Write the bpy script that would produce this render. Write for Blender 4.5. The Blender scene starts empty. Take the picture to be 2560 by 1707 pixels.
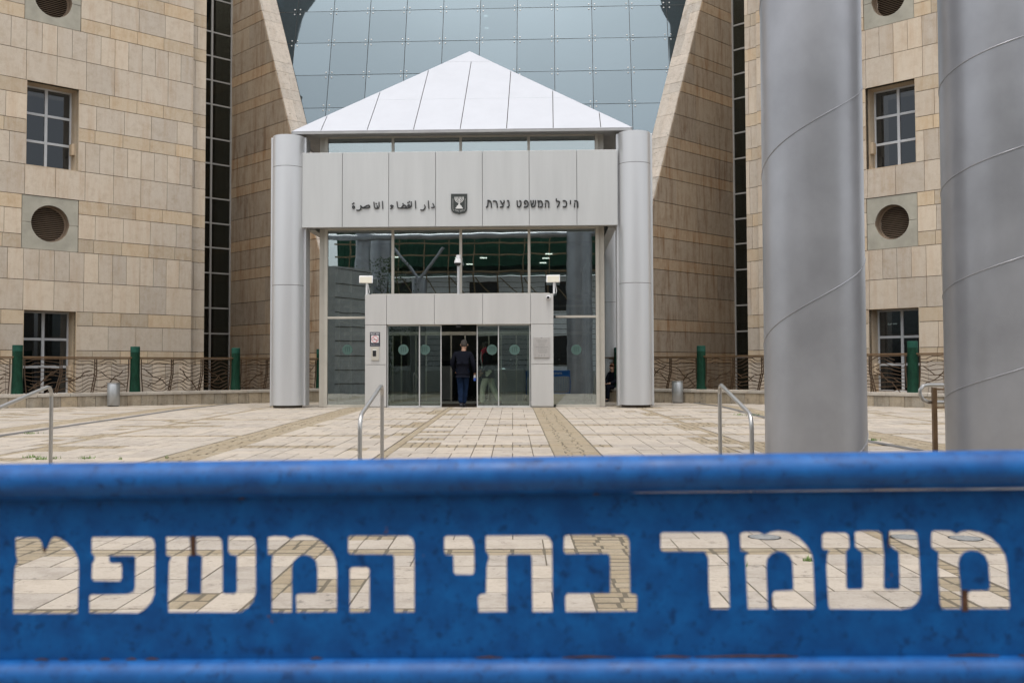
import bpy, bmesh, math, random
from mathutils import Vector, Matrix
from mathutils.geometry import tessellate_polygon
R = math.radians
V = Vector
rnd = random.Random(7)
sc = bpy.context.scene
C = sc.collection

# ------------------------------------------------------------------ camera, light, exposure
W, H, F = 2560.0, 1707.0, 2489.0
PITCH, YAW, ROLL, SHIFT = R(2.1), R(0.53), R(-0.17), -0.0097
cd = bpy.data.cameras.new('camera'); cam = bpy.data.objects.new('camera', cd); C.objects.link(cam)
cd.lens = 35; cd.sensor_width = 36; cd.clip_start = 0.05; cd.clip_end = 2000; cd.shift_y = SHIFT
CM = (Matrix.Rotation(YAW, 4, 'Z') @ Matrix.Rotation(R(90) + PITCH, 4, 'X') @ Matrix.Rotation(ROLL, 4, 'Z'))
cam.matrix_world = CM
cd.dof.use_dof = True; cd.dof.focus_distance = 25.0; cd.dof.aperture_fstop = 5.6
sc.camera = cam

SUN_EL, SUN_AZ = R(72), R(190)          # azimuth clockwise from +Y
world = bpy.data.worlds.new('World'); sc.world = world; world.use_nodes = True
nt = world.node_tree; nt.nodes.clear()
out = nt.nodes.new('ShaderNodeOutputWorld'); bg = nt.nodes.new('ShaderNodeBackground')
sky = nt.nodes.new('ShaderNodeTexSky'); sky.sky_type = 'NISHITA'; sky.sun_disc = False
sky.sun_elevation = SUN_EL; sky.sun_rotation = SUN_AZ; sky.air_density = 1.0; sky.dust_density = 3.0
hs = nt.nodes.new('ShaderNodeHueSaturation'); hs.inputs['Saturation'].default_value = 0.22
tc = nt.nodes.new('ShaderNodeTexCoord'); cl = nt.nodes.new('ShaderNodeTexNoise')
cl.inputs['Scale'].default_value = 2.2; cl.inputs['Detail'].default_value = 5
mr = nt.nodes.new('ShaderNodeMapRange'); mr.inputs[1].default_value = .3; mr.inputs[2].default_value = .7
mr.inputs[3].default_value = .88; mr.inputs[4].default_value = 1.12
mxs = nt.nodes.new('ShaderNodeVectorMath'); mxs.operation = 'SCALE'
nt.links.new(sky.outputs[0], hs.inputs['Color']); nt.links.new(tc.outputs['Generated'], cl.inputs['Vector'])
nt.links.new(cl.outputs[0], mr.inputs[0]); nt.links.new(hs.outputs[0], mxs.inputs[0]); nt.links.new(mr.outputs[0], mxs.inputs['Scale'])
nt.links.new(mxs.outputs[0], bg.inputs[0]); bg.inputs[1].default_value = 0.15
nt.links.new(bg.outputs[0], out.inputs[0])
sd = bpy.data.lights.new('sun', 'SUN'); sd.energy = 0.8; sd.angle = R(16); sd.color = (1, .965, .92)
sun = bpy.data.objects.new('sun', sd); C.objects.link(sun)
sdir = V((math.sin(SUN_AZ) * math.cos(SUN_EL), math.cos(SUN_AZ) * math.cos(SUN_EL), math.sin(SUN_EL)))
sun.rotation_euler = sdir.to_track_quat('Z', 'Y').to_euler()
sc.view_settings.view_transform = 'Standard'; sc.view_settings.look = 'None'
sc.view_settings.exposure = 0.74; sc.view_settings.gamma = 1; sc.view_settings.use_curve_mapping = False
sc.render.engine = 'CYCLES'
sc.cycles.max_bounces = 8; sc.cycles.transparent_max_bounces = 12
sc.cycles.use_denoising = True

# ------------------------------------------------------------------ geometry helpers
def ray(px, py):
    """direction in the world of a picture position (2560 x 1707)"""
    x = (px - W / 2) / F; y = (H / 2 - py) / F + SHIFT * 36 / 35
    return (CM.to_3x3() @ V((x, y, -1)))
def hit(px, py, p, n):
    d = ray(px, py); return d * (p.dot(n) / d.dot(n))

class Fr:
    """a local plane frame: s along A, t along B, out along N"""
    def __init__(s, O, A, B):
        s.O, s.A, s.B = V(O), V(A).normalized(), V(B).normalized(); s.N = s.A.cross(s.B).normalized()
    def p(s, a, b, n=0.0): return s.O + s.A * a + s.B * b + s.N * n
    def px(s, x, y, off=0.0):
        q = hit(x, y, s.O + s.N * off, s.N) - s.O; return q.dot(s.A), q.dot(s.B)
    def loc(s, P): q = V(P) - s.O; return q.dot(s.A), q.dot(s.B)

class MB:
    def __init__(s): s.v = []; s.f = []
    def add(s, vs, fs):
        b = len(s.v); s.v += [tuple(x) for x in vs]; s.f += [tuple(b + i for i in f) for f in fs]; return s
    def prism(s, pts, ext, back=True):
        n = len(pts); pts = [V(p) for p in pts]; ext = V(ext); top = [p + ext for p in pts]
        nn = V((0, 0, 0))
        for i in range(n): nn += pts[i].cross(pts[(i + 1) % n])
        if nn.dot(ext) < 0: pts.reverse(); top.reverse()
        fs = [tuple(range(n, 2 * n))] + ([tuple(reversed(range(n)))] if back else [])
        fs += [(i, (i + 1) % n, n + (i + 1) % n, n + i) for i in range(n)]
        return s.add(pts + top, fs)
    def fbox(s, fr, a0, a1, b0, b1, n0, n1):
        return s.prism([fr.p(a0, b0, n0), fr.p(a1, b0, n0), fr.p(a1, b1, n0), fr.p(a0, b1, n0)], fr.N * (n1 - n0))
    def box(s, x0, x1, y0, y1, z0, z1):
        return s.prism([(x0, y0, z0), (x1, y0, z0), (x1, y1, z0), (x0, y1, z0)], (0, 0, z1 - z0))
    def tube(s, path, r, seg=10, cap=True):
        path = [V(p) for p in path]; rr = r if isinstance(r, (list, tuple)) else [r] * len(path); n = len(path)
        rings = []; up = None
        for i, p in enumerate(path):
            t = (path[min(i + 1, n - 1)] - path[max(i - 1, 0)]).normalized()
            if up is None:
                up = V((0, 0, 1)) if abs(t.z) < .9 else V((1, 0, 0))
            a = t.cross(up).normalized(); b = a.cross(t).normalized(); up = b
            rings.append([p + (a * math.cos(2 * math.pi * k / seg) + b * math.sin(2 * math.pi * k / seg)) * rr[i] for k in range(seg)])
        vs = [q for r_ in rings for q in r_]; fs = []
        for i in range(n - 1):
            for k in range(seg):
                k2 = (k + 1) % seg; fs.append((i * seg + k, i * seg + k2, (i + 1) * seg + k2, (i + 1) * seg + k))
        if cap: fs += [tuple(reversed(range(seg))), tuple((n - 1) * seg + k for k in range(seg))]
        return s.add(vs, fs)
    def cyl(s, c, r, z0, z1, seg=32, r2=None):
        return s.tube([(c[0], c[1], z0), (c[0], c[1], z1)], [r, r if r2 is None else r2], seg)
    def bar(s, path, w, h, fr, n0):
        """flat bars along a path of (a,b) in a frame, width w in plane, standing h out of it from n0"""
        for i in range(len(path) - 1):
            (a0, b0), (a1, b1) = path[i], path[i + 1]
            d = V((a1 - a0, b1 - b0)); L = d.length
            if L < 1e-5: continue
            d /= L; q = V((-d.y, d.x)) * w / 2; e = d * w * .35
            P = [(a0 - e.x + q.x, b0 - e.y + q.y), (a0 - e.x - q.x, b0 - e.y - q.y), (a1 + e.x - q.x, b1 + e.y - q.y), (a1 + e.x + q.x, b1 + e.y + q.y)]
            s.prism([fr.p(x, y, n0 + i * .0003) for x, y in P], fr.N * h)
        return s
    def build(s, name, mat, parent=None, smooth=False, bevel=0, **kw):
        me = bpy.data.meshes.new(name); me.from_pydata(s.v, [], s.f); me.update()
        o = bpy.data.objects.new(name, me); C.objects.link(o)
        if mat: me.materials.append(mat)
        if smooth:
            me.polygons.foreach_set('use_smooth', [True] * len(me.polygons))
            try: me.set_sharp_from_angle(angle=R(35))
            except Exception: pass
        if bevel:
            m = o.modifiers.new('bevel', 'BEVEL'); m.width = bevel; m.segments = 2; m.limit_method = 'ANGLE'; m.angle_limit = R(40)
        if parent is not None: adopt(o, parent)
        for k, v in kw.items(): o[k] = v
        return o

def wloc(o):
    p = V(o.location)
    while o.parent: o = o.parent; p += V(o.location)
    return p
def adopt(o, parent):
    """vertices are written in world metres: cancel the parent's place so they stay put"""
    L = wloc(parent); o.parent = parent; o.location = -L
def thing(name, label, cat, loc=(0, 0, 0), group=None):
    o = bpy.data.objects.new(name, None); C.objects.link(o); o.location = loc; o.empty_display_size = .2
    o['label'] = label; o['category'] = cat
    if group: o['group'] = group
    return o
def tag(o, label, cat, group=None):
    o['label'] = label; o['category'] = cat
    if group: o['group'] = group
    return o
def clip(poly, a, b, c):
    """keep the part of a 2D polygon where a*x+b*y<=c"""
    outp = []
    for i in range(len(poly)):
        p, q = poly[i], poly[(i + 1) % len(poly)]
        dp = a * p[0] + b * p[1] - c; dq = a * q[0] + b * q[1] - c
        if dp <= 0: outp.append(p)
        if (dp < 0 < dq) or (dq < 0 < dp):
            t = dp / (dp - dq); outp.append((p[0] + (q[0] - p[0]) * t, p[1] + (q[1] - p[1]) * t))
    return outp
def area(poly): return abs(sum(poly[i][0] * poly[(i + 1) % len(poly)][1] - poly[(i + 1) % len(poly)][0] * poly[i][1] for i in range(len(poly)))) / 2
def halfplane(p, q, inside):
    """line through p,q as a*x+b*y<=c with the point 'inside' kept"""
    a, b = q[1] - p[1], p[0] - q[0]; L = math.hypot(a, b); a /= L; b /= L; c = a * p[0] + b * p[1]
    if a * inside[0] + b * inside[1] > c: a, b, c = -a, -b, -c
    return a, b, c

# ------------------------------------------------------------------ materials
def base(name):
    m = bpy.data.materials.new(name); m.use_nodes = True; n = m.node_tree
    return m, n, n.nodes['Principled BSDF']
def mix(n, f, a, b, mode='MIX'):
    x = n.nodes.new('ShaderNodeMix'); x.data_type = 'RGBA'; x.blend_type = mode
    for s, v in ((0, f), (6, a), (7, b)):
        if isinstance(v, (int, float)): x.inputs[s].default_value = v
        elif isinstance(v, tuple): x.inputs[s].default_value = (*v, 1) if len(v) == 3 else v
        else: n.links.new(v, x.inputs[s])
    return x.outputs[2]
def noise(n, vec, scale, detail=4, rough=.55):
    x = n.nodes.new('ShaderNodeTexNoise'); x.inputs['Scale'].default_value = scale
    x.inputs['Detail'].default_value = detail; x.inputs['Roughness'].default_value = rough
    n.links.new(vec, x.inputs['Vector']); return x.outputs[0]
def ramp(n, v, lo, hi, a=0.0, b=1.0):
    x = n.nodes.new('ShaderNodeMapRange'); x.inputs[1].default_value = lo; x.inputs[2].default_value = hi
    x.inputs[3].default_value = a; x.inputs[4].default_value = b; n.links.new(v, x.inputs[0]); return x.outputs[0]
def pos(n, scale=(1, 1, 1), rot=0.0, jitter=False):
    g = n.nodes.new('ShaderNodeNewGeometry'); mp = n.nodes.new('ShaderNodeMapping')
    mp.inputs['Scale'].default_value = scale; mp.inputs['Rotation'].default_value = (0, 0, rot)
    if jitter:
        oi = n.nodes.new('ShaderNodeObjectInfo'); ad = n.nodes.new('ShaderNodeMath'); ad.operation = 'ADD'
        n.links.new(oi.outputs['Random'], ad.inputs[0]); n.links.new(g.outputs['Random Per Island'], ad.inputs[1])
        sc_ = n.nodes.new('ShaderNodeVectorMath'); sc_.operation = 'MULTIPLY_ADD'
        cx = n.nodes.new('ShaderNodeCombineXYZ')
        for k in range(3): n.links.new(ad.outputs[0], cx.inputs[k])
        n.links.new(cx.outputs[0], sc_.inputs[0]); sc_.inputs[1].default_value = (37, 53, 71)
        n.links.new(g.outputs['Position'], sc_.inputs[2]); n.links.new(sc_.outputs[0], mp.inputs['Vector'])
        fr = n.nodes.new('ShaderNodeMath'); fr.operation = 'FRACT'; n.links.new(ad.outputs[0], fr.inputs[0])
        return mp.outputs[0], fr.outputs[0]
    n.links.new(g.outputs['Position'], mp.inputs['Vector']); return mp.outputs[0]
def bump(n, bs, v, strength=.2, dist=.01):
    b = n.nodes.new('ShaderNodeBump'); b.inputs['Strength'].default_value = strength; b.inputs['Distance'].default_value = dist
    n.links.new(v, b.inputs['Height']); n.links.new(b.outputs[0], bs.inputs['Normal'])
def stone(name, pale, warm, dark, rot=0.0, stain=0.35, pits=0.0, rough=.85, bumps=.25):
    m, n, bs = base(name)
    p, r = pos(n, (1, 1, 1), rot, True)
    pv = pos(n, (3.0, 3.0, .35), rot)                     # streaks that run down the wall
    wc = n.nodes.new('ShaderNodeNewGeometry').outputs['Position']
    f1 = ramp(n, r, 0, 1); c = mix(n, f1, pale, warm)
    f2 = ramp(n, noise(n, p, 3.2, 7, .7), .42, .62); c = mix(n, f2, c, mix(n, .5, c, warm))
    f3 = ramp(n, noise(n, p, 4.0, 8, .72), .48, .74, 0, .6); c = mix(n, f3, c, dark)
    f4 = ramp(n, noise(n, pv, 1.3, 6, .7), .47, .66, 0, stain); c = mix(n, f4, c, tuple(x * y for x, y in zip(dark, (1.05, .85, .62))))
    f6 = ramp(n, noise(n, wc, .35, 3, .5), .35, .7, 0, .35); c = mix(n, f6, c, warm)
    fine = ramp(n, noise(n, p, 38, 5, .75), .45, .70, 0, .28); c = mix(n, fine, c, dark)
    if pits:
        f5 = ramp(n, noise(n, pos(n, (2.2, 2.2, 6), rot), 3.2, 7, .82), .57, .64, 0, pits); c = mix(n, f5, c, (.07, .06, .05))
    g = ramp(n, r, 0, 1, .80, 1.12); mul = n.nodes.new('ShaderNodeVectorMath'); mul.operation = 'SCALE'
    n.links.new(c, mul.inputs[0]); n.links.new(g, mul.inputs['Scale'])
    n.links.new(mul.outputs[0], bs.inputs['Base Color']); bs.inputs['Roughness'].default_value = rough
    bump(n, bs, noise(n, p, 45, 5, .7), bumps, .006)
    return m
def plain(name, col, rough=.5, metal=0.0, var=.12, scale=3.0, bumps=0.0, aniso=None, spec=.5, rv=.06):
    m, n, bs = base(name)
    v = pos(n, aniso or (1, 1, 1))
    c = mix(n, ramp(n, noise(n, v, scale, 5, .6), .3, .7), tuple(x * (1 - var) for x in col), tuple(min(1, x * (1 + var)) for x in col))
    n.links.new(c, bs.inputs['Base Color']); bs.inputs['Metallic'].default_value = metal
    n.links.new(ramp(n, noise(n, v, scale * 2.3, 4), .3, .7, max(.02, rough - rv), rough + rv), bs.inputs['Roughness'])
    bs.inputs['Specular IOR Level'].default_value = spec
    if bumps: bump(n, bs, noise(n, v, scale * 12, 4), bumps, .004)
    return m
def glass(name, tint, refl, rough=.0, rcol=(.9, .93, .95), wob=.0, film=0.0, filmcol=(.3, .35, .36)):
    m, n, bs = base(name); n.nodes.remove(bs); o = n.nodes['Material Output']
    tr = n.nodes.new('ShaderNodeBsdfTransparent'); tr.inputs[0].default_value = (*tint, 1)
    gl = n.nodes.new('ShaderNodeBsdfGlossy'); gl.inputs['Color'].default_value = (*rcol, 1); gl.inputs['Roughness'].default_value = rough
    if film and wob:                       # every pane differs a little
        oi = n.nodes.new('ShaderNodeObjectInfo'); vm = n.nodes.new('ShaderNodeVectorMath'); vm.operation = 'SCALE'
        vm.inputs[0].default_value = rcol; n.links.new(ramp(n, oi.outputs['Random'], 0, 1, .90, 1.08), vm.inputs['Scale']); n.links.new(vm.outputs[0], gl.inputs['Color'])
    lw = n.nodes.new('ShaderNodeFresnel'); lw.inputs[0].default_value = 1.5
    f = ramp(n, lw.outputs[0], .04, 1, refl, 1)
    mx = n.nodes.new('ShaderNodeMixShader'); n.links.new(f, mx.inputs[0]); n.links.new(tr.outputs[0], mx.inputs[1]); n.links.new(gl.outputs[0], mx.inputs[2])
    last = mx.outputs[0]
    if film:
        df = n.nodes.new('ShaderNodeBsdfDiffuse'); df.inputs[0].default_value = (*filmcol, 1)
        m2 = n.nodes.new('ShaderNodeMixShader'); m2.inputs[0].default_value = film
        n.links.new(last, m2.inputs[1]); n.links.new(df.outputs[0], m2.inputs[2]); last = m2.outputs[0]
    n.links.new(last, o.inputs[0])
    if wob:
        b = n.nodes.new('ShaderNodeBump'); b.inputs['Strength'].default_value = wob; b.inputs['Distance'].default_value = .02
        n.links.new(noise(n, pos(n), .9, 2), b.inputs['Height']); n.links.new(b.outputs[0], gl.inputs['Normal'])
    return m
def emit(name, col, s):
    m, n, bs = base(name); bs.inputs['Emission Color'].default_value = (*col, 1); bs.inputs['Emission Strength'].default_value = s
    return m

M = {}
M['tile_tall'] = stone('pale_travertine', (.70, .615, .515), (.62, .52, .40), (.43, .32, .215), R(45), .35)
M['tile_short'] = stone('yellow_travertine', (.67, .575, .45), (.59, .465, .315), (.42, .28, .16), R(45), .35)
M['pier_tile'] = stone('weathered_travertine', (.60, .545, .475), (.53, .46, .385), (.27, .23, .185), R(45), .35, .8)
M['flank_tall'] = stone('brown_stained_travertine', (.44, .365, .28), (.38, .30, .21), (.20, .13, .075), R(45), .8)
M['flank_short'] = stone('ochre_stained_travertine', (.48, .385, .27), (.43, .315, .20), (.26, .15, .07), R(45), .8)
M['joint'] = plain('dark_joint', (.05, .038, .026), .9)
M['kerb_stone'] = stone('mossy_limestone', (.50, .45, .37), (.44, .35, .235), (.16, .145, .12), R(45), .6, .75, bumps=.5)
M['coping'] = stone('worn_coping', (.56, .52, .46), (.50, .45, .38), (.30, .27, .23), 0, .3, .4)
M['slab'] = stone('cream_paving', (.50, .445, .385), (.41, .355, .29), (.21, .17, .13), 0, .0, .6, bumps=.4)
M['cobble'] = stone('tan_cobble', (.44, .37, .265), (.27, .215, .14), (.16, .125, .08), 0, .0, .4, bumps=.9)
M['grout'] = plain('grout', (.12, .10, .07), .95, bumps=.5)
M['concrete'] = plain('grey_green_concrete', (.40, .375, .305), .85, var=.16, scale=1.8, bumps=.3)
M['vent_bronze'] = plain('vent_bronze', (.25, .185, .13), .55, var=.1)
M['vent_dark'] = plain('vent_void', (.015, .012, .01), .9)
M['winframe'] = plain('window_frame_white', (.55, .56, .57), .45, var=.05)
M['stripframe'] = plain('strip_frame', (.36, .35, .33), .5, var=.05)
M['dark_glass'] = glass('dark_window_glass', (.22, .23, .24), .06, .01, (.75, .8, .85))
M['strip_glass'] = glass('black_strip_glass', (.25, .27, .26), .05, .01, (.7, .75, .72))
M['cover_glass'] = glass('pavilion_glass', (.62, .68, .66), .42, .0, (.70, .77, .78), wob=.05)
M['door_glass'] = glass('door_glass', (.76, .84, .81), .13, .0, (.70, .78, .76), wob=.05)
M['blue_glass'] = glass('curtain_glass', (.25, .30, .32), .38, .02, (.40, .485, .53), wob=.04, film=.10, filmcol=(.26, .33, .37))
M['alu'] = plain('white_aluminium', (.50, .505, .495), .38, .15, var=.055, scale=1.2, aniso=(2.5, 2.5, .25))
M['alu_low'] = plain('warm_aluminium', (.505, .495, .475), .4, .15, var=.055, scale=1.2, aniso=(2.5, 2.5, .25))
M['roof'] = plain('white_roof_panel', (.47, .48, .51), .5, .0, var=.03, scale=1.5)
M['soffit'] = plain('grey_soffit', (.34, .34, .34), .5)
M['beige'] = plain('champagne_frame', (.47, .44, .38), .45, .1, var=.06)
M['satin'] = plain('satin_column_metal', (.56, .565, .57), .33, .45, var=.015, scale=1.2, aniso=(2, 2, .3), rv=.015)
M['paint'] = plain('grey_column_paint', (.37, .375, .395), .36, .55, var=.15, scale=.8, bumps=.02, aniso=(1.6, 1.6, 1.3), rv=.04)
M['steel'] = plain('brushed_steel', (.50, .49, .47), .30, .85, var=.02, scale=3, rv=.01)
M['bin'] = plain('galvanised_bin', (.42, .43, .43), .38, .7, var=.03, scale=5, rv=.02)
M['bronze'] = plain('bronze_bar', (.075, .043, .021), .5, .35, var=.3, scale=9)
M['rail'] = plain('bronze_rail', (.17, .105, .055), .42, .45, var=.2, scale=6)
M['green'] = plain('patina_green', (.006, .036, .020), .65, .0, spec=.15, var=.35, scale=5, aniso=(3, 3, 1))
M['green_top'] = plain('patina_green_top', (.016, .07, .05), .65, .0, spec=.15, var=.3, scale=5)
M['letter'] = plain('dark_letter', (.02, .02, .02), .45)
M['emblem_dark'] = plain('emblem_plate', (.03, .036, .033), .5)
M['emblem_light'] = plain('emblem_relief', (.62, .62, .60), .5)
M['black'] = plain('black_plastic', (.012, .012, .013), .4)
M['white_plastic'] = plain('white_plastic', (.72, .72, .72), .35, var=.03)
M['cream'] = plain('cream_lamp_face', (.62, .58, .47), .5, var=.03)
M['sign_black'] = plain('sign_navy', (.03, .03, .045), .5)
M['sign_white'] = plain('sign_white', (.75, .74, .74), .5)
M['sign_red'] = plain('sign_red', (.55, .03, .05), .5)
M['plaque'] = plain('steel_plaque', (.48, .46, .44), .38, .5, var=.06)
M['plaque_text'] = plain('engraved_text', (.24, .23, .215), .6)
M['teal'] = glass('teal_sticker', (.22, .40, .36), .02, .2, (.5, .7, .65), film=.6, filmcol=(.14, .225, .20))
M['teal_dark'] = plain('teal_sticker_bars', (.02, .05, .045), .6)
M['interior'] = plain('interior_wall', (.17, .18, .17), .7)
M['interior_floor'] = plain('interior_floor', (.14, .13, .115), .25)
M['mat_brown'] = plain('door_mat', (.05, .032, .018), .95, bumps=.6)
M['lamp'] = emit('ceiling_lamp', (1, .97, .9), 3.5)
M['lobby_fill'] = emit('lobby_fill', (1, .97, .9), 9.0)  # glow of the added fill strips in the lobby
M['asphalt'] = plain('asphalt', (.055, .055, .055), .9, bumps=.6)
M['drain'] = plain('drain_channel', (.125, .12, .115), .8, var=.2, bumps=.4)
M['manhole'] = plain('manhole_iron', (.26, .265, .26), .6, .2, var=.15, scale=20)
M['weed'] = plain('weed_green', (.11, .20, .03), .7, var=.3, scale=20)
M['jacket'] = plain('navy_black_jacket', (.007, .008, .013), .95, spec=.08)
M['jeans'] = plain('blue_jeans', (.009, .019, .046), .95, spec=.08, var=.4, scale=9)
M['khaki'] = plain('khaki_cloth', (.74, .72, .57), .9, var=.15, scale=9)
M['skin'] = plain('skin', (.42, .24, .16), .55)
M['grey_hair'] = plain('grey_hair', (.06, .05, .042), .8, var=.3, scale=30)
M['brown_hair'] = plain('brown_hair', (.14, .05, .022), .7, var=.3, scale=30)
M['shoe'] = plain('dark_shoe', (.012, .014, .02), .5)
M['scarf_red'] = plain('scarf_red', (.50, .04, .07), .9, var=.5, scale=26)
M['scarf_white'] = plain('scarf_white', (.68, .64, .62), .9)
M['bottle_blue'] = plain('bottle_blue', (.05, .13, .55), .4)
M['white_siding'] = plain('white_siding', (.78, .80, .80), .7, var=.1)
M['shutter_green'] = plain('shutter_green', (.010, .075, .040), .6, var=.3, scale=2)
M['timber'] = plain('scaffold_timber', (.26, .19, .11), .8, var=.3)
M['bark'] = plain('bark', (.10, .08, .055), .9)
M['leaf'] = plain('tree_leaf', (.055, .09, .03), .7, var=.4, scale=4)
M['reflection_dark'] = plain('reflection_slab_grey', (.30, .31, .31), .9)  # for the added slabs that block sky from the curtain wall's reflection
M['wing_grey'] = plain('grey_stone_block', (.40, .41, .40), .85)

def barrier_paint(name='chipped_blue_paint', k=1.0, rough=.42, spec=.3):
    m, n, bs = base(name)
    p = pos(n); c = mix(n, ramp(n, noise(n, p, 26, 5, .6), .35, .7), (.001 * k, .066 * k, .245 * k), (.0025 * k, .112 * k, .37 * k))
    spots = ramp(n, noise(n, p, 62, 5, .68), .54, .66, 0, .85); c = mix(n, spots, c, (.0006, .036 * k, .140 * k))
    chip = ramp(n, noise(n, p, 34, 3, .6), .73, .755); ru = mix(n, ramp(n, noise(n, p, 90, 3), .4, .6), (.22, .075, .02), (.10, .05, .03))
    c = mix(n, chip, c, ru); n.links.new(c, bs.inputs['Base Color'])
    n.links.new(ramp(n, noise(n, p, 20, 4), .3, .7, rough, rough + .15), bs.inputs['Roughness']); bs.inputs['Specular IOR Level'].default_value = spec
    bump(n, bs, noise(n, p, 60, 4), .12, .002); return m
M['blue'] = barrier_paint()
M['blue_tube'] = barrier_paint('blue_tube_paint', 1.12, .46, .5)
M['rust'] = plain('rust', (.085, .038, .018), .9, var=.5, scale=60)

# ================================================================== SETTING: ground
PR = R(0.5)
def prot(x, y):
    X, Y = x, y - 11; return X * math.cos(PR) - Y * math.sin(PR), 11 + X * math.sin(PR) + Y * math.cos(PR)
def zup(y): return -1.03 - (26 - y) * .0045 if y < 26 else -1.03 - (y - 26) * .012
ZL = -1.5
terrain = MB().prism([(-600, -600, -4.6), (600, -600, -4.6), (600, 600, -4.6), (-600, 600, -4.6)], (0, 0, .4)).build('ground', M['asphalt'], kind='structure')
lower = MB().box(-45, 45, -45, 9.93, -4.2, ZL - .006).build('lower_plaza', M['grout'], kind='structure')
FL, FRc = 40.6, 36.05                      # fence lines  y-x=FL (left) and y+x=FRc (right)
def inside_up(x, y, m=.0): return (y - x) < FL - m and (y + x) < FRc - m or (-6.6 < x < 3.4 and y < 36)
up = MB()
mid = (FRc - FL) / 2
ys = [10.95, 14, 18, 22, 26, 30, 33.9]
for i in range(len(ys) - 1):
    y0, y1 = ys[i], ys[i + 1]
    def xs(y): return max(-30, y - FL), min(30, FRc - y)
    a0, b0 = xs(y0); a1, b1 = xs(y1)
    up.prism([(a0, y0, -4.2), (b0, y0, -4.2), (b1, y1, -4.2), (a1, y1, -4.2)], (0, 0, .001))
    up.add([(a0, y0, zup(y0) - .012), (b0, y0, zup(y0) - .012), (b1, y1, zup(y1) - .012), (a1, y1, zup(y1) - .012),
            (a0, y0, -4.2), (b0, y0, -4.2), (b1, y1, -4.2), (a1, y1, -4.2)], [(0, 1, 2, 3), (1, 0, 4, 5), (2, 1, 5, 6), (0, 3, 7, 4)])
up.add([(-6.7, 33.9, zup(34) - .014), (2.2, 33.9, zup(34) - .014), (2.2, 39.5, zup(34) - .014), (-6.7, 39.5, zup(34) - .014)], [(0, 1, 2, 3)])
upper = up.build('upper_plaza', M['grout'], kind='structure')

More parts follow.
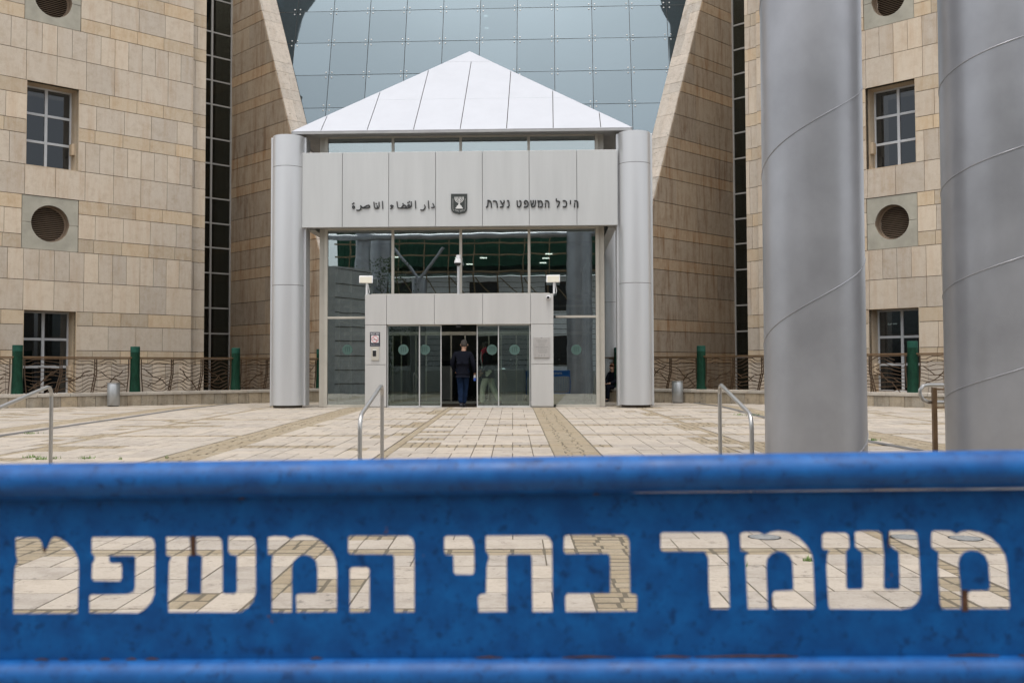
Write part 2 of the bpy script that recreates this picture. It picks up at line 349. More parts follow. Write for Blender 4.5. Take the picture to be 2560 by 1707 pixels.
def paving(x0, x1, y0, y1, anchor, zf, test, near, parent, limit):
    """slabs of .26 x .44 crossed by cobble bands every 4.9 m across and every 4.7 m in depth"""
    cols = []                               # (x0,x1,kind)
    k = -6
    while k < 6:
        bx = .42 + 4.9 * k
        for j in range(3): cols.append((bx + j * .2, bx + (j + 1) * .2, 'wide'))
        x = bx + .6
        for j in range(8): cols.append((x, x + .26, 'slab')); x += .26
        cols.append((x, x + .14, 'thin')); x += .14
        for j in range(8): cols.append((x, x + .26, 'slab')); x += .26
        k += 1
    pcs = []
    rows = []; y = anchor - 4.7 * 6
    while y < y1:
        rows.append((y, y + .14, 'strip')); rows.append((y + .14, y + .28, 'strip')); yy = y + .28
        for j in range(10): rows.append((yy, yy + .442, 'mid' if j == 5 else ('midn' if j in (4, 6) else 'row'))); yy += .442
        y += 4.7
    r2 = random.Random(3)
    for (b0, b1, rk) in rows:
        if b1 < y0 or b0 > y1: continue
        runs = {}
        last = None
        for ci, (a0, a1, ck) in enumerate(cols):
            if a1 < x0 or a0 > x1: last = None; continue
            tan = ck in ('wide', 'thin') or rk == 'strip'
            if rk == 'mid' and ck == 'slab':
                seg = (ci // 4); rs = random.Random(seg * 31 + int(b0 * 3)); tan = rs.random() < .42
            if rk in ('midn', 'row') and ck == 'slab':
                # slabs beside the thin band are now and then cobbled
                nearthin = any(0 <= ci + q < len(cols) and cols[ci + q][2] == 'thin' for q in (-2, -1, 1, 2))
                if nearthin and random.Random(int(b0 * 7) * 13 + ci // 2).random() < (.4 if rk == 'midn' else .16): tan = True
            if rk in ('mid',) and not tan:
                pass
            if tan and rk != 'strip':
                nn = 3 if ck != 'slab' else 2; h = (b1 - b0) / nn
                for q in range(nn):
                    o = r2.uniform(-.012, .012)
                    if ck == 'slab':
                        xm = (a0 + a1) / 2 + r2.uniform(-.03, .03)
                        pcs.append((a0, xm, b0 + q * h, b0 + (q + 1) * h, 1)); pcs.append((xm, a1, b0 + q * h, b0 + (q + 1) * h, 1))
                    else:
                        j_ = 0
                        while j_ < 2 and ci - j_ - 1 >= 0 and cols[ci - j_ - 1][2] == 'wide': j_ += 1
                        jj = lambda m_: random.Random(int((b0 + q * h) * 100) * 7 + m_ + int(cols[ci - j_][0] * 10) * 3).uniform(-.045, .045)
                        A0 = a0 + (jj(j_) if j_ > 0 and ck == 'wide' else 0); A1 = a1 + (jj(j_ + 1) if j_ < 2 and ck == 'wide' else 0)
                        sh_ = r2.uniform(-.02, .02) if q else 0
                        pcs.append((A0, A1, b0 + q * h, b0 + (q + 1) * h, 1))
                last = None
            elif tan: pcs.append((a0, a1, b0, b1, 1)); last = None
            else:
                # some slabs span two modules
                if last is not None and r2.random() < .45:
                    p = pcs[last]; pcs[last] = (p[0], a1, p[2], p[3], 0); last = None
                else: pcs.append((a0, a1, b0, b1, 0)); last = len(pcs) - 1
    good = []
    for (a0, a1, b0, b1, t) in pcs:
        cx, cy = prot((a0 + a1) / 2, (b0 + b1) / 2)
        if not (x0 < cx < x1 and y0 < cy < y1) or not test(cx, cy): continue
        good.append((near(cx, cy), a0, a1, b0, b1, t))
    good.sort(key=lambda g: g[0])
    mass = {0: MB(), 1: MB()}
    for i, (dd, a0, a1, b0, b1, t) in enumerate(good):
        g = .0055 if t == 0 else .009
        jz = r2.uniform(-.0015, .0015) if t == 0 else r2.uniform(-.005, .001)
        A = [prot(x, y) for x, y in ((a0 + g, b0 + g), (a1 - g, b0 + g), (a1 - g, b1 - g), (a0 + g, b1 - g))]
        e = .004 if t == 0 else .016
        B = [prot(x, y) for x, y in ((a0 + g + e, b0 + g + e), (a1 - g - e, b0 + g + e), (a1 - g - e, b1 - g - e), (a0 + g + e, b1 - g - e))]
        tz = r2.uniform(-.0012, .0012)
        vs = [(x, y, zf(y) - .011) for x, y in A] + [(x, y, zf(y) + jz - e * .35) for x, y in A] + [(x, y, zf(y) + jz + tz * (1 if q < 2 else -1)) for q, (x, y) in enumerate(B)]
        fs = [(0, 1, 5, 4), (1, 2, 6, 5), (2, 3, 7, 6), (3, 0, 4, 7), (4, 5, 9, 8), (5, 6, 10, 9), (6, 7, 11, 10), (7, 4, 8, 11), (8, 9, 10, 11)]
        if i < limit and dd < 1e6: MB().add(vs, fs).build('cobble' if t else 'paving_slab', M['cobble' if t else 'slab'], parent)
        else: mass[t].add(vs, fs)
    for t in (0, 1): mass[t].build('cobbles' if t else 'paving_slabs', M['cobble' if t else 'slab'], parent, kind='stuff')

def near_up(x, y): return y if abs(x + .3) < .55 * y else 1e7
paving(-27, 27, 11.05, 33.8, 11.2 + .02, zup, lambda x, y: (y - x) < FL - .32 and (y + x) < FRc - .32 and abs((y - 14.0) - (-(x - 7.6)) * .78) > .0, near_up, upper, 290)
def near_lo(x, y): return abs(y - 7.4) if 6.0 < y < 9.0 and abs(x) < .53 * y + .2 else 1e7
paving(-9, 9, -3, 9.88, 8.07, lambda y: ZL, lambda x, y: True, near_lo, lower, 290)
# steps between the two plazas
st = MB()
for k in range(3):
    st.box(-30, 30, 10.0 + .34 * k - .04, 10.96, ZL + .1333 * k - .02, ZL + .1333 * (k + 1) - (.0 if k < 2 else .004))
stairs = MB().box(-30, 30, 9.94, 10.96, -4.2, ZL - .03).build('stairs', M['slab'], kind='structure')
for k in range(3):
    x = -30
    while x < 29.9:
        L = 1.2 if abs(x) < 8 else 6.0
        MB().box(x + .003, min(30, x + L) - .003, 9.96 + .33 * k, 10.95 if k == 2 else 10.28 + .33 * k, ZL + .1333 * k - .02, min(ZL + .1333 * (k + 1), -1.101)).build('step_stone', M['slab'], stairs, bevel=.008)
        x += L

# drain channels running diagonally across the upper plaza
def drain(pts, w=.16):
    mb = MB()
    for i in range(len(pts) - 1):
        p, q = V((*pts[i], 0)), V((*pts[i + 1], 0)); d = (q - p).normalized(); s = V((-d.y, d.x, 0)) * w / 2
        m_ = 8
        for j in range(m_):
            a = p.lerp(q, j / m_); b = p.lerp(q, (j + 1) / m_)
            P = [a - s, a + s, b + s, b - s]; mb.add([(v.x, v.y, zup(v.y) + .007) for v in P], [(0, 3, 2, 1)])
    return mb.build('drain_channel', M['drain'], kind='structure')
def gp(px, py, z): d = ray(px, py); return d * (z / d.z)
def gup(px, py):
    z = -1.0
    for _ in range(30): q = gp(px, py, z); z = zup(q.y)
    return q
for pp, w in (([(-40, 1098), (0, 1089), (300, 1046), (520, 1016), (610, 1006)], .17), ([(1735, 1007), (1790, 1014), (1910, 1043), (2170, 1103), (2300, 1126)], .15)):
    drain([tuple(gup(*p))[:2] for p in pp], w)

# ================================================================== COURTHOUSE
court = thing('courthouse', 'large courthouse of pale travertine wings round a sloping blue glass curtain wall', 'building', (-1.6, 42, -1.0))
D45 = 1 / math.sqrt(2)
XY = V((D45, D45, 0)); YX = V((-D45, D45, 0)); UP = V((0, 0, 1))
PER = 3.61; S1T = 9.02                     # a storey is five courses; top of one short course
COURSES = [('short', .45), ('mid', .80), ('short', .44), ('narrow', .97), ('square', .95)]
def rows(z0, z1, shift=0.0):
    k = int((z1 - S1T) / PER) + 2; top = S1T + PER * k + shift
    while top > z0:
        z = top
        for kind, h in COURSES:
            if z - h < z1 and z > z0: yield max(z - h, z0), min(z, z1), kind
            z -= h
        top -= PER
def vis_poly(fr, poly):
    """does a tile fall inside the picture, clear of the things in front?"""
    x = sum(p[0] for p in poly) / len(poly); y = sum(p[1] for p in poly) / len(poly)
    w = CM.inverted() @ fr.p(x, y); u = 1280 + F * w.x / -w.z; v = H / 2 - F * (w.y / -w.z) + SHIFT * W
    if not (-40 < u < 2600 and -40 < v < 990): return False
    if 1915 < u < 2130 or u > 2370: return False
    if 690 < u < 800 and v > 330: return False
    return True
def tiled(name, fr, poly, zscale, mats, openings=(), module=.93, gap=.0065, hgap=.009, th=.03, shift=0.0, phase=0.0, label=None, tall_module=None, budget=[290]):
    ss = [p[0] for p in poly]; tt = [p[1] for p in poly]
    part = MB()
    # backing wall, cut round its openings
    cuts = sorted(openings)
    spans = [(min(ss), max(ss), [])]
    xs_ = sorted(set([min(ss), max(ss)] + [c for o in openings for c in (o[0], o[1])]))
    def pieces(s0, s1, t0, t1):
        q = [(s0, t0), (s1, t0), (s1, t1), (s0, t1)]
        for i in range(len(poly)):
            a, b, c = halfplane(poly[i], poly[(i + 1) % len(poly)], (sum(ss) / len(ss), sum(tt) / len(tt)))
            q = clip(q, a, b, c)
            if len(q) < 3: return []
        return q
    for i in range(len(xs_) - 1):
        a0, a1 = xs_[i], xs_[i + 1]; t = min(tt); ops = sorted([(o[2], o[3]) for o in openings if o[0] < (a0 + a1) / 2 < o[1]])
        for o in ops + [(max(tt), max(tt))]:
            if o[0] > t:
                q = pieces(a0, a1, t, o[0])
                if q and area(q) > .001: part.prism([fr.p(x, y, -.16) for x, y in q], fr.N * .16)
            t = max(t, o[1])
    wall = part.build(name, M['joint'], court)
    if label: wall['label'] = label
    mass = {}
    for z0, z1, kind in rows(min(tt) * zscale, max(tt) * zscale, shift):
        t0, t1 = z0 / zscale, z1 / zscale
        mod = {'short': module, 'mid': module, 'narrow': module / 2, 'square': module}[kind]
        if tall_module: mod = tall_module
        off = {'short': phase + .3, 'mid': phase - .12, 'narrow': phase, 'square': phase + .0}[kind]
        if rnd.random() < .5: off += mod * .5 if kind in ('short', 'mid') else 0
        # free spans of this course beside the openings
        tm = (t0 + t1) / 2; free = [(min(ss), max(ss))]
        for o in openings:
            if o[2] < tm < o[3]:
                nf = []
                for f0, f1 in free:
                    if o[0] > f0: nf.append((f0, min(f1, o[0])))
                    if o[1] < f1: nf.append((max(f0, o[1]), f1))
                free = [f for f in nf if f[1] - f[0] > .02]
        for f0, f1 in free:
            k = math.floor((f0 - off) / mod); s = f0
            while s < f1 - .01:
                k += 1; e = min(off + k * mod, f1)
                if e - s < .12 * mod and e < f1: continue
                if 0 < f1 - e < .25: e = f1
                q = pieces(s + gap, e - gap, t0 + hgap, t1 - hgap); s = e
                if len(q) < 3 or area(q) < .01: continue
                # openings partly over the tile: trim its top or bottom
                mname = mats[0 if kind in ('narrow', 'square', 'mid') else 1]
                n1 = th + rnd.uniform(-.002, .002)
                if vis_poly(fr, q) and budget[0] > 0:
                    budget[0] -= 1
                    MB().prism([fr.p(x, y, .001) for x, y in q], fr.N * n1).build('stone_tile', M[mname], wall)
                else:
                    mass.setdefault(mname, MB()).prism([fr.p(x, y, .001) for x, y in q], fr.N * n1)
    for k, mb in mass.items(): mb.build('stone_tiles', M[k], wall, kind='stuff')
    return wall

def window(fr, s0, s1, z0, z1, rows_, dep=.66, box_side=None):
    """recessed window: lined reveal, frame with crossing bars, one pane per light"""
    w = MB()
    w.fbox(fr, s0 - .02, s0, z0, z1, -dep - .1, .030); w.fbox(fr, s1, s1 + .02, z0, z1, -dep - .1, .030)
    w.fbox(fr, s0, s1, z1, z1 + .02, -dep - .1, .030); w.fbox(fr, s0, s1, z0 - .02, z0, -dep - .1, .034)
    win = w.build('window', M['tile_short'], court)
    fm = MB(); t = .055
    sm = (s0 + s1) / 2
    for a in ((s0, s0 + t), (s1 - t, s1), (sm - .045, sm + .045)): fm.fbox(fr, a[0], a[1], z0, z1, -dep, -dep + .07)
    hh = (z1 - z0) / rows_
    for k in range(rows_ + 1):
        zc = z0 + k * hh; a, b = (zc - .04, zc + .04)
        if k == 0: a, b = z0, z0 + t
        if k == rows_: a, b = z1 - t, z1
        for q in ((s0 + t, sm - .045), (sm + .045, s1 - t)): fm.fbox(fr, q[0], q[1], a, b, -dep + .003, -dep + (.066 if 0 < k < rows_ else .062))
    fm.build('window_frame', M['winframe'], win, bevel=.006)
    for k in range(rows_):
        for q in ((s0 + t, sm - .045), (sm + .045, s1 - t)):
            MB().fbox(fr, q[0], q[1], z0 + k * hh + .04, z0 + (k + 1) * hh - .04, -dep + .02, -dep + .03).build('window_pane', M['dark_glass'], win)
    MB().fbox(fr, s0 - .6, s1 + .6, z0 - .3, z1 + .3, -dep - 2.4, -dep - 2.3).build('room_wall', M['interior'], win)
    if box_side:
        a = s1 - .11 if box_side > 0 else s0 + .01
        MB().fbox(fr, a, a + .10, z0 + .55, z0 + .92, -.46, -.24).build('junction_box', M['tile_short'], win, bevel=.01)
    return win
def vent(fr, s0, s1, z0, z1):
    sm, zm = (s0 + s1) / 2, (z0 + z1) / 2; r = .335 * (s1 - s0)
    N = 40
    pan = MB(); g = .012
    for lo in (0, 1):
        zc0, zc1 = (z0 + g, zm - .008) if lo == 0 else (zm + .008, z1 - g)
        # half plate with a half-round cut, built as a fan of quads
        k0, k1 = (N // 2, N) if lo == 0 else (0, N // 2)
        prev = None
        for k in range(k0, k1 + 1):
            a = 2 * math.pi * k / N
            ci, si = math.cos(a), math.sin(a)
            inn = (sm + r * ci, zm + r * si)
            m_ = max(abs(ci) / ((s1 - s0) / 2 - g), abs(si) / ((z1 - z0) / 2 - g))
            ou = (sm + ci / m_, zm + si / m_)
            cr = (sm + math.copysign((s1 - s0) / 2 - g, ci), zm + math.copysign((z1 - z0) / 2 - g, si))
            if prev:
                pi_, po, pc = prev
                q = [pi_, po, ou, inn]
                if abs(po[0] - ou[0]) > 1e-4 and abs(po[1] - ou[1]) > 1e-4: q = [pi_, po, cr, ou, inn]
                q = [(x, min(max(y, zc0), zc1) if (y - zm) * (1 if lo else -1) < .008 else y) for x, y in q]
                pan.prism([fr.p(x, y, -.05) for x, y in q], fr.N * .062)
            prev = (inn, ou, cr)
    v = pan.build('vent_panel', M['concrete'], court)
    # inner sleeve
    sl = MB(); ringo = []
    for k in range(N):
        a0, a1 = 2 * math.pi * k / N, 2 * math.pi * (k + 1) / N
        P = [(sm + r * math.cos(a0), zm + r * math.sin(a0)), (sm + r * math.cos(a1), zm + r * math.sin(a1)),
             (sm + (r + .03) * math.cos(a1), zm + (r + .03) * math.sin(a1)), (sm + (r + .03) * math.cos(a0), zm + (r + .03) * math.sin(a0))]
        sl.prism([fr.p(x, y, -.40) for x, y in P], fr.N * .405)
        P2 = [(sm + (r - .045) * math.cos(a), zm + (r - .045) * math.sin(a)) for a in (a0, a1)] + [P[1], P[0]]
        sl.prism([fr.p(x, y, -.31) for x, y in P2], fr.N * .04)
    sl.build('vent_sleeve', M['vent_bronze'], v, smooth=True)
    MB().fbox(fr, sm - r, sm + r, zm - r, zm + r, -.46, -.44).build('vent_back', M['vent_dark'], v)
    z = zm - r + .03; n = 19; st_ = 2 * r / n
    for k in range(n):
        zc = zm - r + (k + .5) * st_; hw = math.sqrt(max(.0, (r - .03) ** 2 - (zc - zm) ** 2))
        if hw < .05: continue
        a0, a1 = sm - hw, sm + hw
        P = [fr.p(a0, zc - st_ * .42, -.30), fr.p(a0, zc - st_ * .30, -.29), fr.p(a0, zc + st_ * .38, -.37), fr.p(a0, zc + st_ * .26, -.38)]
        MB().prism(P, fr.A * (a1 - a0)).build('louvre_slat', M['vent_bronze'], v)
    return v

ZT = 17.6; ZB = -4.2
# --- left wing: main wall y-x = 46.3, seen in the picture from its left edge to px 473
frL = Fr(V((-11.57, 34.73, 0)), XY, UP)          # s = 0 at its right end, N points to the right front
assert frL.N.y < 0
def sL(px, f): return f.px(px, 600)[0]
wz = [S1T - PER * k for k in range(-2, 5)]      # tops of the top short courses, from high to low
def winz(k): t = S1T - PER * k; return t - 2.66, t
def ventz(k): t = S1T - PER * k; return t - 1.69, t
kk = {}
s0, _ = frL.px(66, 300); s1, _ = frL.px(196, 300); v0, _ = frL.px(53, 560); v1, _ = frL.px(195.5, 560)
_, zt = frL.px(196, 225)
# the courses are tuned to this height: shift S1T so the left window's head falls on a joint
kwin = round((S1T - zt) / PER); S1T += zt - (S1T - PER * kwin)
opsL = [(s0, s1, *winz(kwin)), (v0, v1, *ventz(kwin + 1)), (s0, s1, *winz(kwin + 2)), (v0, v1, *ventz(kwin - 1)), (s0, s1, *winz(kwin - 2))]
wl = tiled('stone_wing', frL, [(-9.0, ZB), (0, ZB), (0, ZT), (-9.0, ZT)], 1, ('tile_tall', 'tile_short'), opsL, label='left travertine wing wall with windows and round vents')
for k in (kwin, kwin + 2, kwin - 2): window(frL, s0, s1, *winz(k), 3, box_side=1)
for k in (kwin - 1, kwin + 1): vent(frL, v0, v1, *ventz(k))
frLp = Fr(V((-11.57, 34.73, 0)) - frL.N * .26, XY, UP)
tiled('corner_pilaster', frLp, [(0, ZB), (.62, ZB), (.62, ZT), (0, ZT)], 1, ('tile_tall', 'tile_short'), (), module=.40)
eL = frLp.p(.62, 0)
# return wall into the notch
frLr = Fr(eL, YX, UP)
MB().prism([frLr.p(0, ZB), frLr.p(6.3, ZB), frLr.p(6.3, ZT), frLr.p(0, ZT)], V((-D45, -D45, 0)) * .2).build('return_wall', M['tile_tall'], court)
# --- right wing
frR = Fr(V((8.55, 35.05, 0)), V((D45, -D45, 0)), UP)
S1_l = S1T
e0 = frR.px(1897, 600)[0]; frR.O = frR.p(e0, 0)
a0, _ = frR.px(2165, 300); a1, _ = frR.px(2289, 300)
opsR = [(a0, a1, *winz(kwin)), (a0 - .02, a1 + .02, *ventz(kwin + 1)), (a0, a1, *winz(kwin + 2)), (a0 - .02, a1 + .02, *ventz(kwin - 1)), (a0, a1, *winz(kwin - 2))]
wr = tiled('stone_wing', frR, [(0, ZB), (9.0, ZB), (9.0, ZT), (0, ZT)], 1, ('tile_tall', 'tile_short'), opsR, phase=.35, label='right travertine wing wall partly behind the grey columns')
for k in (kwin, kwin + 2, kwin - 2): window(frR, a0, a1, *winz(k), 3, box_side=-1)
for k in (kwin - 1, kwin + 1): vent(frR, a0 - .02, a1 + .02, *ventz(k))
frRp = Fr(frR.O - frR.N * .12, frR.A, UP)
pr0 = frRp.px(1868, 600)[0]
tiled('corner_pilaster', frRp, [(pr0, ZB), (0, ZB), (0, ZT), (pr0, ZT)], 1, ('tile_tall', 'tile_short'), (), module=.40)
eR = frRp.p(pr0, 0); MB().prism([eR + UP * ZB, eR + UP * ZB + XY * 5.6, eR + UP * ZT + XY * 5.6, eR + UP * ZT], V((D45, -D45, 0)) * .2).build('return_wall', M['tile_tall'], court)

# --- black glazed strips in the two notches
TR = [17.0, 15.95, 14.5, 13.45, 12.4, 11.36, 9.89, 8.80, 7.31, 6.24, 5.19, 4.10, 2.60, 1.51, .42, -1.05, -2.1, -4.0]
def strip(fr, s0, s1, muls, side):
    st_ = MB()
    for a in muls: st_.fbox(fr, a - .04, a + .04, ZB, ZT, -.03, .05)
    for z in TR: st_.fbox(fr, s0, s1, z - .03, z + .03, -.025, .045)
    p = st_.build('glazed_strip', M['stripframe'], court)
    ed = [s0] + sorted(muls) + [s1]
    for i in range(len(ed) - 1):
        for j in range(len(TR) - 1):
            if ed[i + 1] - ed[i] > .1: MB().fbox(fr, ed[i] + .01, ed[i + 1] - .01, TR[j + 1] + .01, TR[j] - .01, -.01, .0).build('strip_pane', M['strip_glass'], p)
    MB().fbox(fr, s0, s1, ZB, ZT, -1.6, -1.5).build('strip_backing', M['vent_dark'], p)
    # a casement frame here and there
    for zi in (6, 13):
        if side < 0: MB().fbox(fr, muls[0] - .62, muls[0] - .56, TR[zi + 1] + .05, TR[zi] - .05, .0, .06).build('casement_frame', M['stripframe'], p)
frSl = Fr(V((-12.6, 43.0, 0)), XY, UP)
ml = frSl.px(528, 300)[0]; mr_ = frSl.px(577, 300)[0]
strip(frSl, -3.2, mr_ + .05, [ml, mr_], -1)
frSr = Fr(V((8.96, 42.1, 0)), V((D45, -D45, 0)), UP)
mq = frSr.px(1834, 300)[0]
strip(frSr, mq - .05, 3.0, [mq, mq + 1.2], 1)
cornL = frSl.p(mr_ + .05, 0); cornR = frSr.p(mq - .05, 0)

# --- stone piers: a flank that runs back to the notch and a leaning front face
class Pier:
    def __init__(s, corner, fdir, fr_side, Apix, facedir, name, label):
        s.fr = Fr(V((corner.x, corner.y, 0)), fdir, UP)
        pts = [s.fr.px(*a) for a in Apix]
        (sa, ta), (sb, tb) = pts
        k = (sb - sa) / (tb - ta); e = lambda t: sa + (t - ta) * k
        s.e = e
        s.A0, s.A1 = s.fr.p(e(ZB), ZB), s.fr.p(e(ZT), ZT)
        poly = [(0, ZB), (e(ZB), ZB), (e(ZT), ZT), (0, ZT)]
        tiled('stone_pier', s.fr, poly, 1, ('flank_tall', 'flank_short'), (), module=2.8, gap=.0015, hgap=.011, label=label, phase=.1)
        lean = (s.A1 - s.A0).normalized()
        if fr_side < 0: s.ff = Fr(s.A0, facedir, lean)
        else: s.ff = Fr(s.A0, -facedir, lean)
        # make B orthogonal in the plane but keep the leaning edge as the border
        fd = facedir.normalized()
        n = fd.cross(lean); 
        if n.y > 0: n = -n
        bb = n.cross(fd) 
        if bb.z < 0: bb = -bb
        aa = bb.cross(n)
        s.ff = Fr(s.A0, aa, bb)
        wd = .86
        q0 = s.ff.loc(s.A0); q1 = s.ff.loc(s.A1); q2 = s.ff.loc(s.A1 + fd * wd); q3 = s.ff.loc(s.A0 + fd * wd)
        s.B0, s.B1 = s.A0 + fd * wd, s.A1 + fd * wd
        zs = s.ff.B.z
        # courses measured by true height: shift by the frame's origin
        tiled('pier_face', s.ff, [q0, q3, q2, q1], zs, ('pier_tile', 'pier_tile'), (), module=.44, gap=.002, hgap=.006, shift=-ZB, tall_module=.44)

pL = Pier(cornL, V((D45, -D45, 0)), 1, [(726, 326), (648, 0)], XY, 'left', 'left stone pier, brown flank leaning back beside the curtain wall')
pR = Pier(cornR, XY, -1, [(1633, 503), (1753.6, 10)], YX, 'right', 'right stone pier, brown flank leaning back beside the curtain wall')

# --- leaning glass curtain wall between the piers
CA = R(-2.05); LN = .30
gA = V((math.cos(CA), math.sin(CA), 0)); gB = V((0, LN, 1)).normalized()
gB = (gB - gA * gB.dot(gA)).normalized()
fg = Fr(V((-1.75, 40.05 + .12 - .3 * 10, 0)), gA, gB)
fg.O = fg.p(*fg.px(1201.2, 22.5))
gB0, gB1 = [fg.loc(hitp) for hitp in (pL.B0 + V((0, .1, 0)), pL.B1 + V((0, .1, 0)))]
hB0, hB1 = [fg.loc(hitp) for hitp in (pR.B0 + V((0, .1, 0)), pR.B1 + V((0, .1, 0)))]
hl = halfplane(gB0, gB1, (0, 0)); hr = halfplane(hB0, hB1, (0, 0))
PW = 1.57
cw = MB()
cw.prism([fg.p(*gB0, -.14), fg.p(*hB0, -.14), fg.p(*hB1, -.14), fg.p(*gB1, -.14)], fg.N * .001)
cwb = MB()
def cbar(q, n0, n1):
    q = clip(q, *hl); q = clip(q, *hr) if len(q) > 2 else q
    if len(q) > 2: cwb.prism([fg.p(x, y, n0) for x, y in q], fg.N * (n1 - n0))
for j in range(-14, 3):                     # horizontal and vertical carriers show through the joints
    cbar([(-11, j * PW - .02), (11, j * PW - .02), (11, j * PW + .02), (-11, j * PW + .02)], -.09, -.03)
for i in range(-7, 7):
    cbar([(i * PW - .02, -14 * PW), (i * PW + .02, -14 * PW), (i * PW + .02, 2 * PW), (i * PW - .02, 2 * PW)], -.12, -.05)
curtain = cwb.build('curtain_wall', M['black'], court)
curtain['label'] = 'sloping blue grey curtain wall of square bolted glass panels'
bolts = MB(); back = MB()
for i in range(-7, 7):
    for j in range(-13, 2):
        q = [(i * PW + .012, j * PW + .012), ((i + 1) * PW - .012, j * PW + .012), ((i + 1) * PW - .012, (j + 1) * PW - .012), (i * PW + .012, (j + 1) * PW - .012)]
        q = clip(q, *hl); q = clip(q, *hr) if q else q
        if len(q) < 3 or area(q) < .02: continue
        tx, ty = rnd.uniform(-.006, .006), rnd.uniform(-.006, .006)
        cx, cy = (i + .5) * PW, (j + .5) * PW
        pl = [fg.p(x, y, (x - cx) * tx + (y - cy) * ty) for x, y in q]
        MB().prism(pl, -fg.N * .012).build('glass_panel', M['blue_glass'], curtain)
        for (bx, by) in ((.12, .12), (PW - .12, .12), (.12, PW - .12), (PW - .12, PW - .12)):
            x, y = i * PW + bx, j * PW + by
            if hl[0] * x + hl[1] * y < hl[2] - .05 and hr[0] * x + hr[1] * y < hr[2] - .05:
                c = fg.p(x, y, 0); bolts.tube([c + fg.N * -.03, c + fg.N * .012, c + fg.N * .02], [.033, .033, .018], 8)
bolts.build('glass_bolts', M['steel'], curtain, kind='stuff')
# hall behind the curtain wall: a floor edge, dark side walls and two lit downlights
hb = MB()
hb.prism([(-12, 44.5, ZB), (9, 44.0, ZB), (9, 50, 20), (-12, 50, 20)], (0, .2, 0))
hb.build('atrium_back_wall', M['interior'], court)
for (px, py) in ((1214.5, 41.5), (1216.5, 72)):
    c = hit(px, py, fg.O - fg.N * .9, fg.N)
    MB().tube([c, c + V((0, 0, .03))], [.09, .09], 14).build('downlight', M['lamp'], court)
# rear blocks, and added unseen slabs that darken the upper corners of the mirroring glass
for (x0, x1, y0, y1) in ((-25, -11.5, 45, 60), (8.6, 24, 44, 60)):
    MB().box(x0, x1, y0, y1, ZB, 17.4).build('rear_block', M['tile_tall'], court)
def skyhit(px, py, z):
    P = fg.O + fg.N * 0; q = hit(px, py, fg.O, fg.N); d = ray(px, py).normalized(); r_ = d - fg.N * 2 * d.dot(fg.N)
    return q + r_ * ((z - q.z) / r_.z)
for e_, sx in (([(800, -60), (792, 0), (770, 30), (752, 70), (742, 130), (733, 170)], -1), ([(1636, -60), (1642, 0), (1652, 30), (1674, 70), (1678, 110), (1682, 170)], 1)):
    E_ = [skyhit(x, y, 30.0) for x, y in e_]
    P = [(p.x, p.y, 30.0) for p in E_]; far = [(P[-1][0] + sx * 22, P[-1][1], 30.0), (P[0][0] + sx * 22, P[0][1], 30.0)]
    q = P + far
    mb = MB(); n_ = len(q); T = tessellate_polygon([[V(p) for p in q]])
    mb.add(q + [(x, y, 32.5) for x, y, z in q], [tuple(t) for t in T] + [tuple(n_ + k for k in t) for t in T] + [(k, (k + 1) % n_, n_ + (k + 1) % n_, n_ + k) for k in range(n_)])
    mb.build('reflection_slab', M['reflection_dark'], court)

# ================================================================== ENTRANCE PAVILION
PA = R(-1.6)
PC = V((-1.56, 26.25, 0)); pu = V((math.cos(PA), math.sin(PA), 0)); pv = V((-math.sin(PA), math.cos(PA), 0))
def PF(v): return Fr(PC + pv * v, pu, UP)        # frame facing the viewer at depth v behind the column line
def pp(u, v, z): return PC + pu * u + pv * v + UP * z
def U(px, v, py=700): return PF(v).px(px, py)[0]
def Zp(py, v, px=1150): return PF(v).px(px, py)[1]
pav = thing('entrance_pavilion', 'white metal entrance pavilion with pyramid roof, round corner columns and glass doors', 'pavilion', (PC.x, PC.y, -.98))
def pbox(mb, u0, u1, v0, v1, z0, z1):
    return mb.prism([pp(u0, v0, z0), pp(u1, v0, z0), pp(u1, v1, z0), pp(u0, v1, z0)], (0, 0, z1 - z0))
GZ = -1.03
# corner columns
cz1 = Zp(337, -.35, 720)
uL = (U(676, 0) + U(766, 0)) / 2; uR = (U(1545, 0) + U(1630, 0)) / 2
seamz = [Zp(414, -.4, 720), Zp(712, -.4, 720)]
DEP = 8.0
def pcol(u, v, label=None, z0=None):
    GZ = globals()['GZ'] if z0 is None else z0
    r = .425
    mb = MB(); e = [GZ + .07, seamz[1] - .006, seamz[1] + .006, seamz[0] - .006, seamz[0] + .006, cz1]
    c = pp(u, v, 0)
    mb.tube([(c.x, c.y, z) for z in (e[0], e[1])], r, 40); mb.tube([(c.x, c.y, z) for z in (e[2], e[3])], r, 40); mb.tube([(c.x, c.y, z) for z in (e[4], e[5])], r, 40)
    col_ = mb.build('corner_column', M['satin'], pav, smooth=True)
    if label: col_['label'] = label
    jn = MB()
    for z in seamz: jn.tube([(c.x, c.y, z - .008), (c.x, c.y, z + .008)], r - .006, 40)
    jn.build('column_joint', M['joint'], col_)
    fl = MB()
    for s in (-1, 1): pbox(fl, u + s * .44 - .035, u + s * .44 + .035, v - .03, v + .42, GZ + .04, cz1 - .004)
    pbox(fl, u - .40, u + .40, v + .36, v + .41, GZ + .04, cz1 - .006)
    fl.build('column_fin', M['satin'], col_, bevel=.01)
    bs = MB(); bs.tube([(c.x, c.y, GZ - .10), (c.x, c.y, GZ + .072)], r - .05, 30); bs.build('column_base', M['joint'], col_)
pcol(uL, 0, 'left front column'); pcol(uR, 0, 'right front column'); pcol(uL + .1, DEP - .4, None, -4.2); pcol(uR - .1, DEP - .4, None, -4.2)
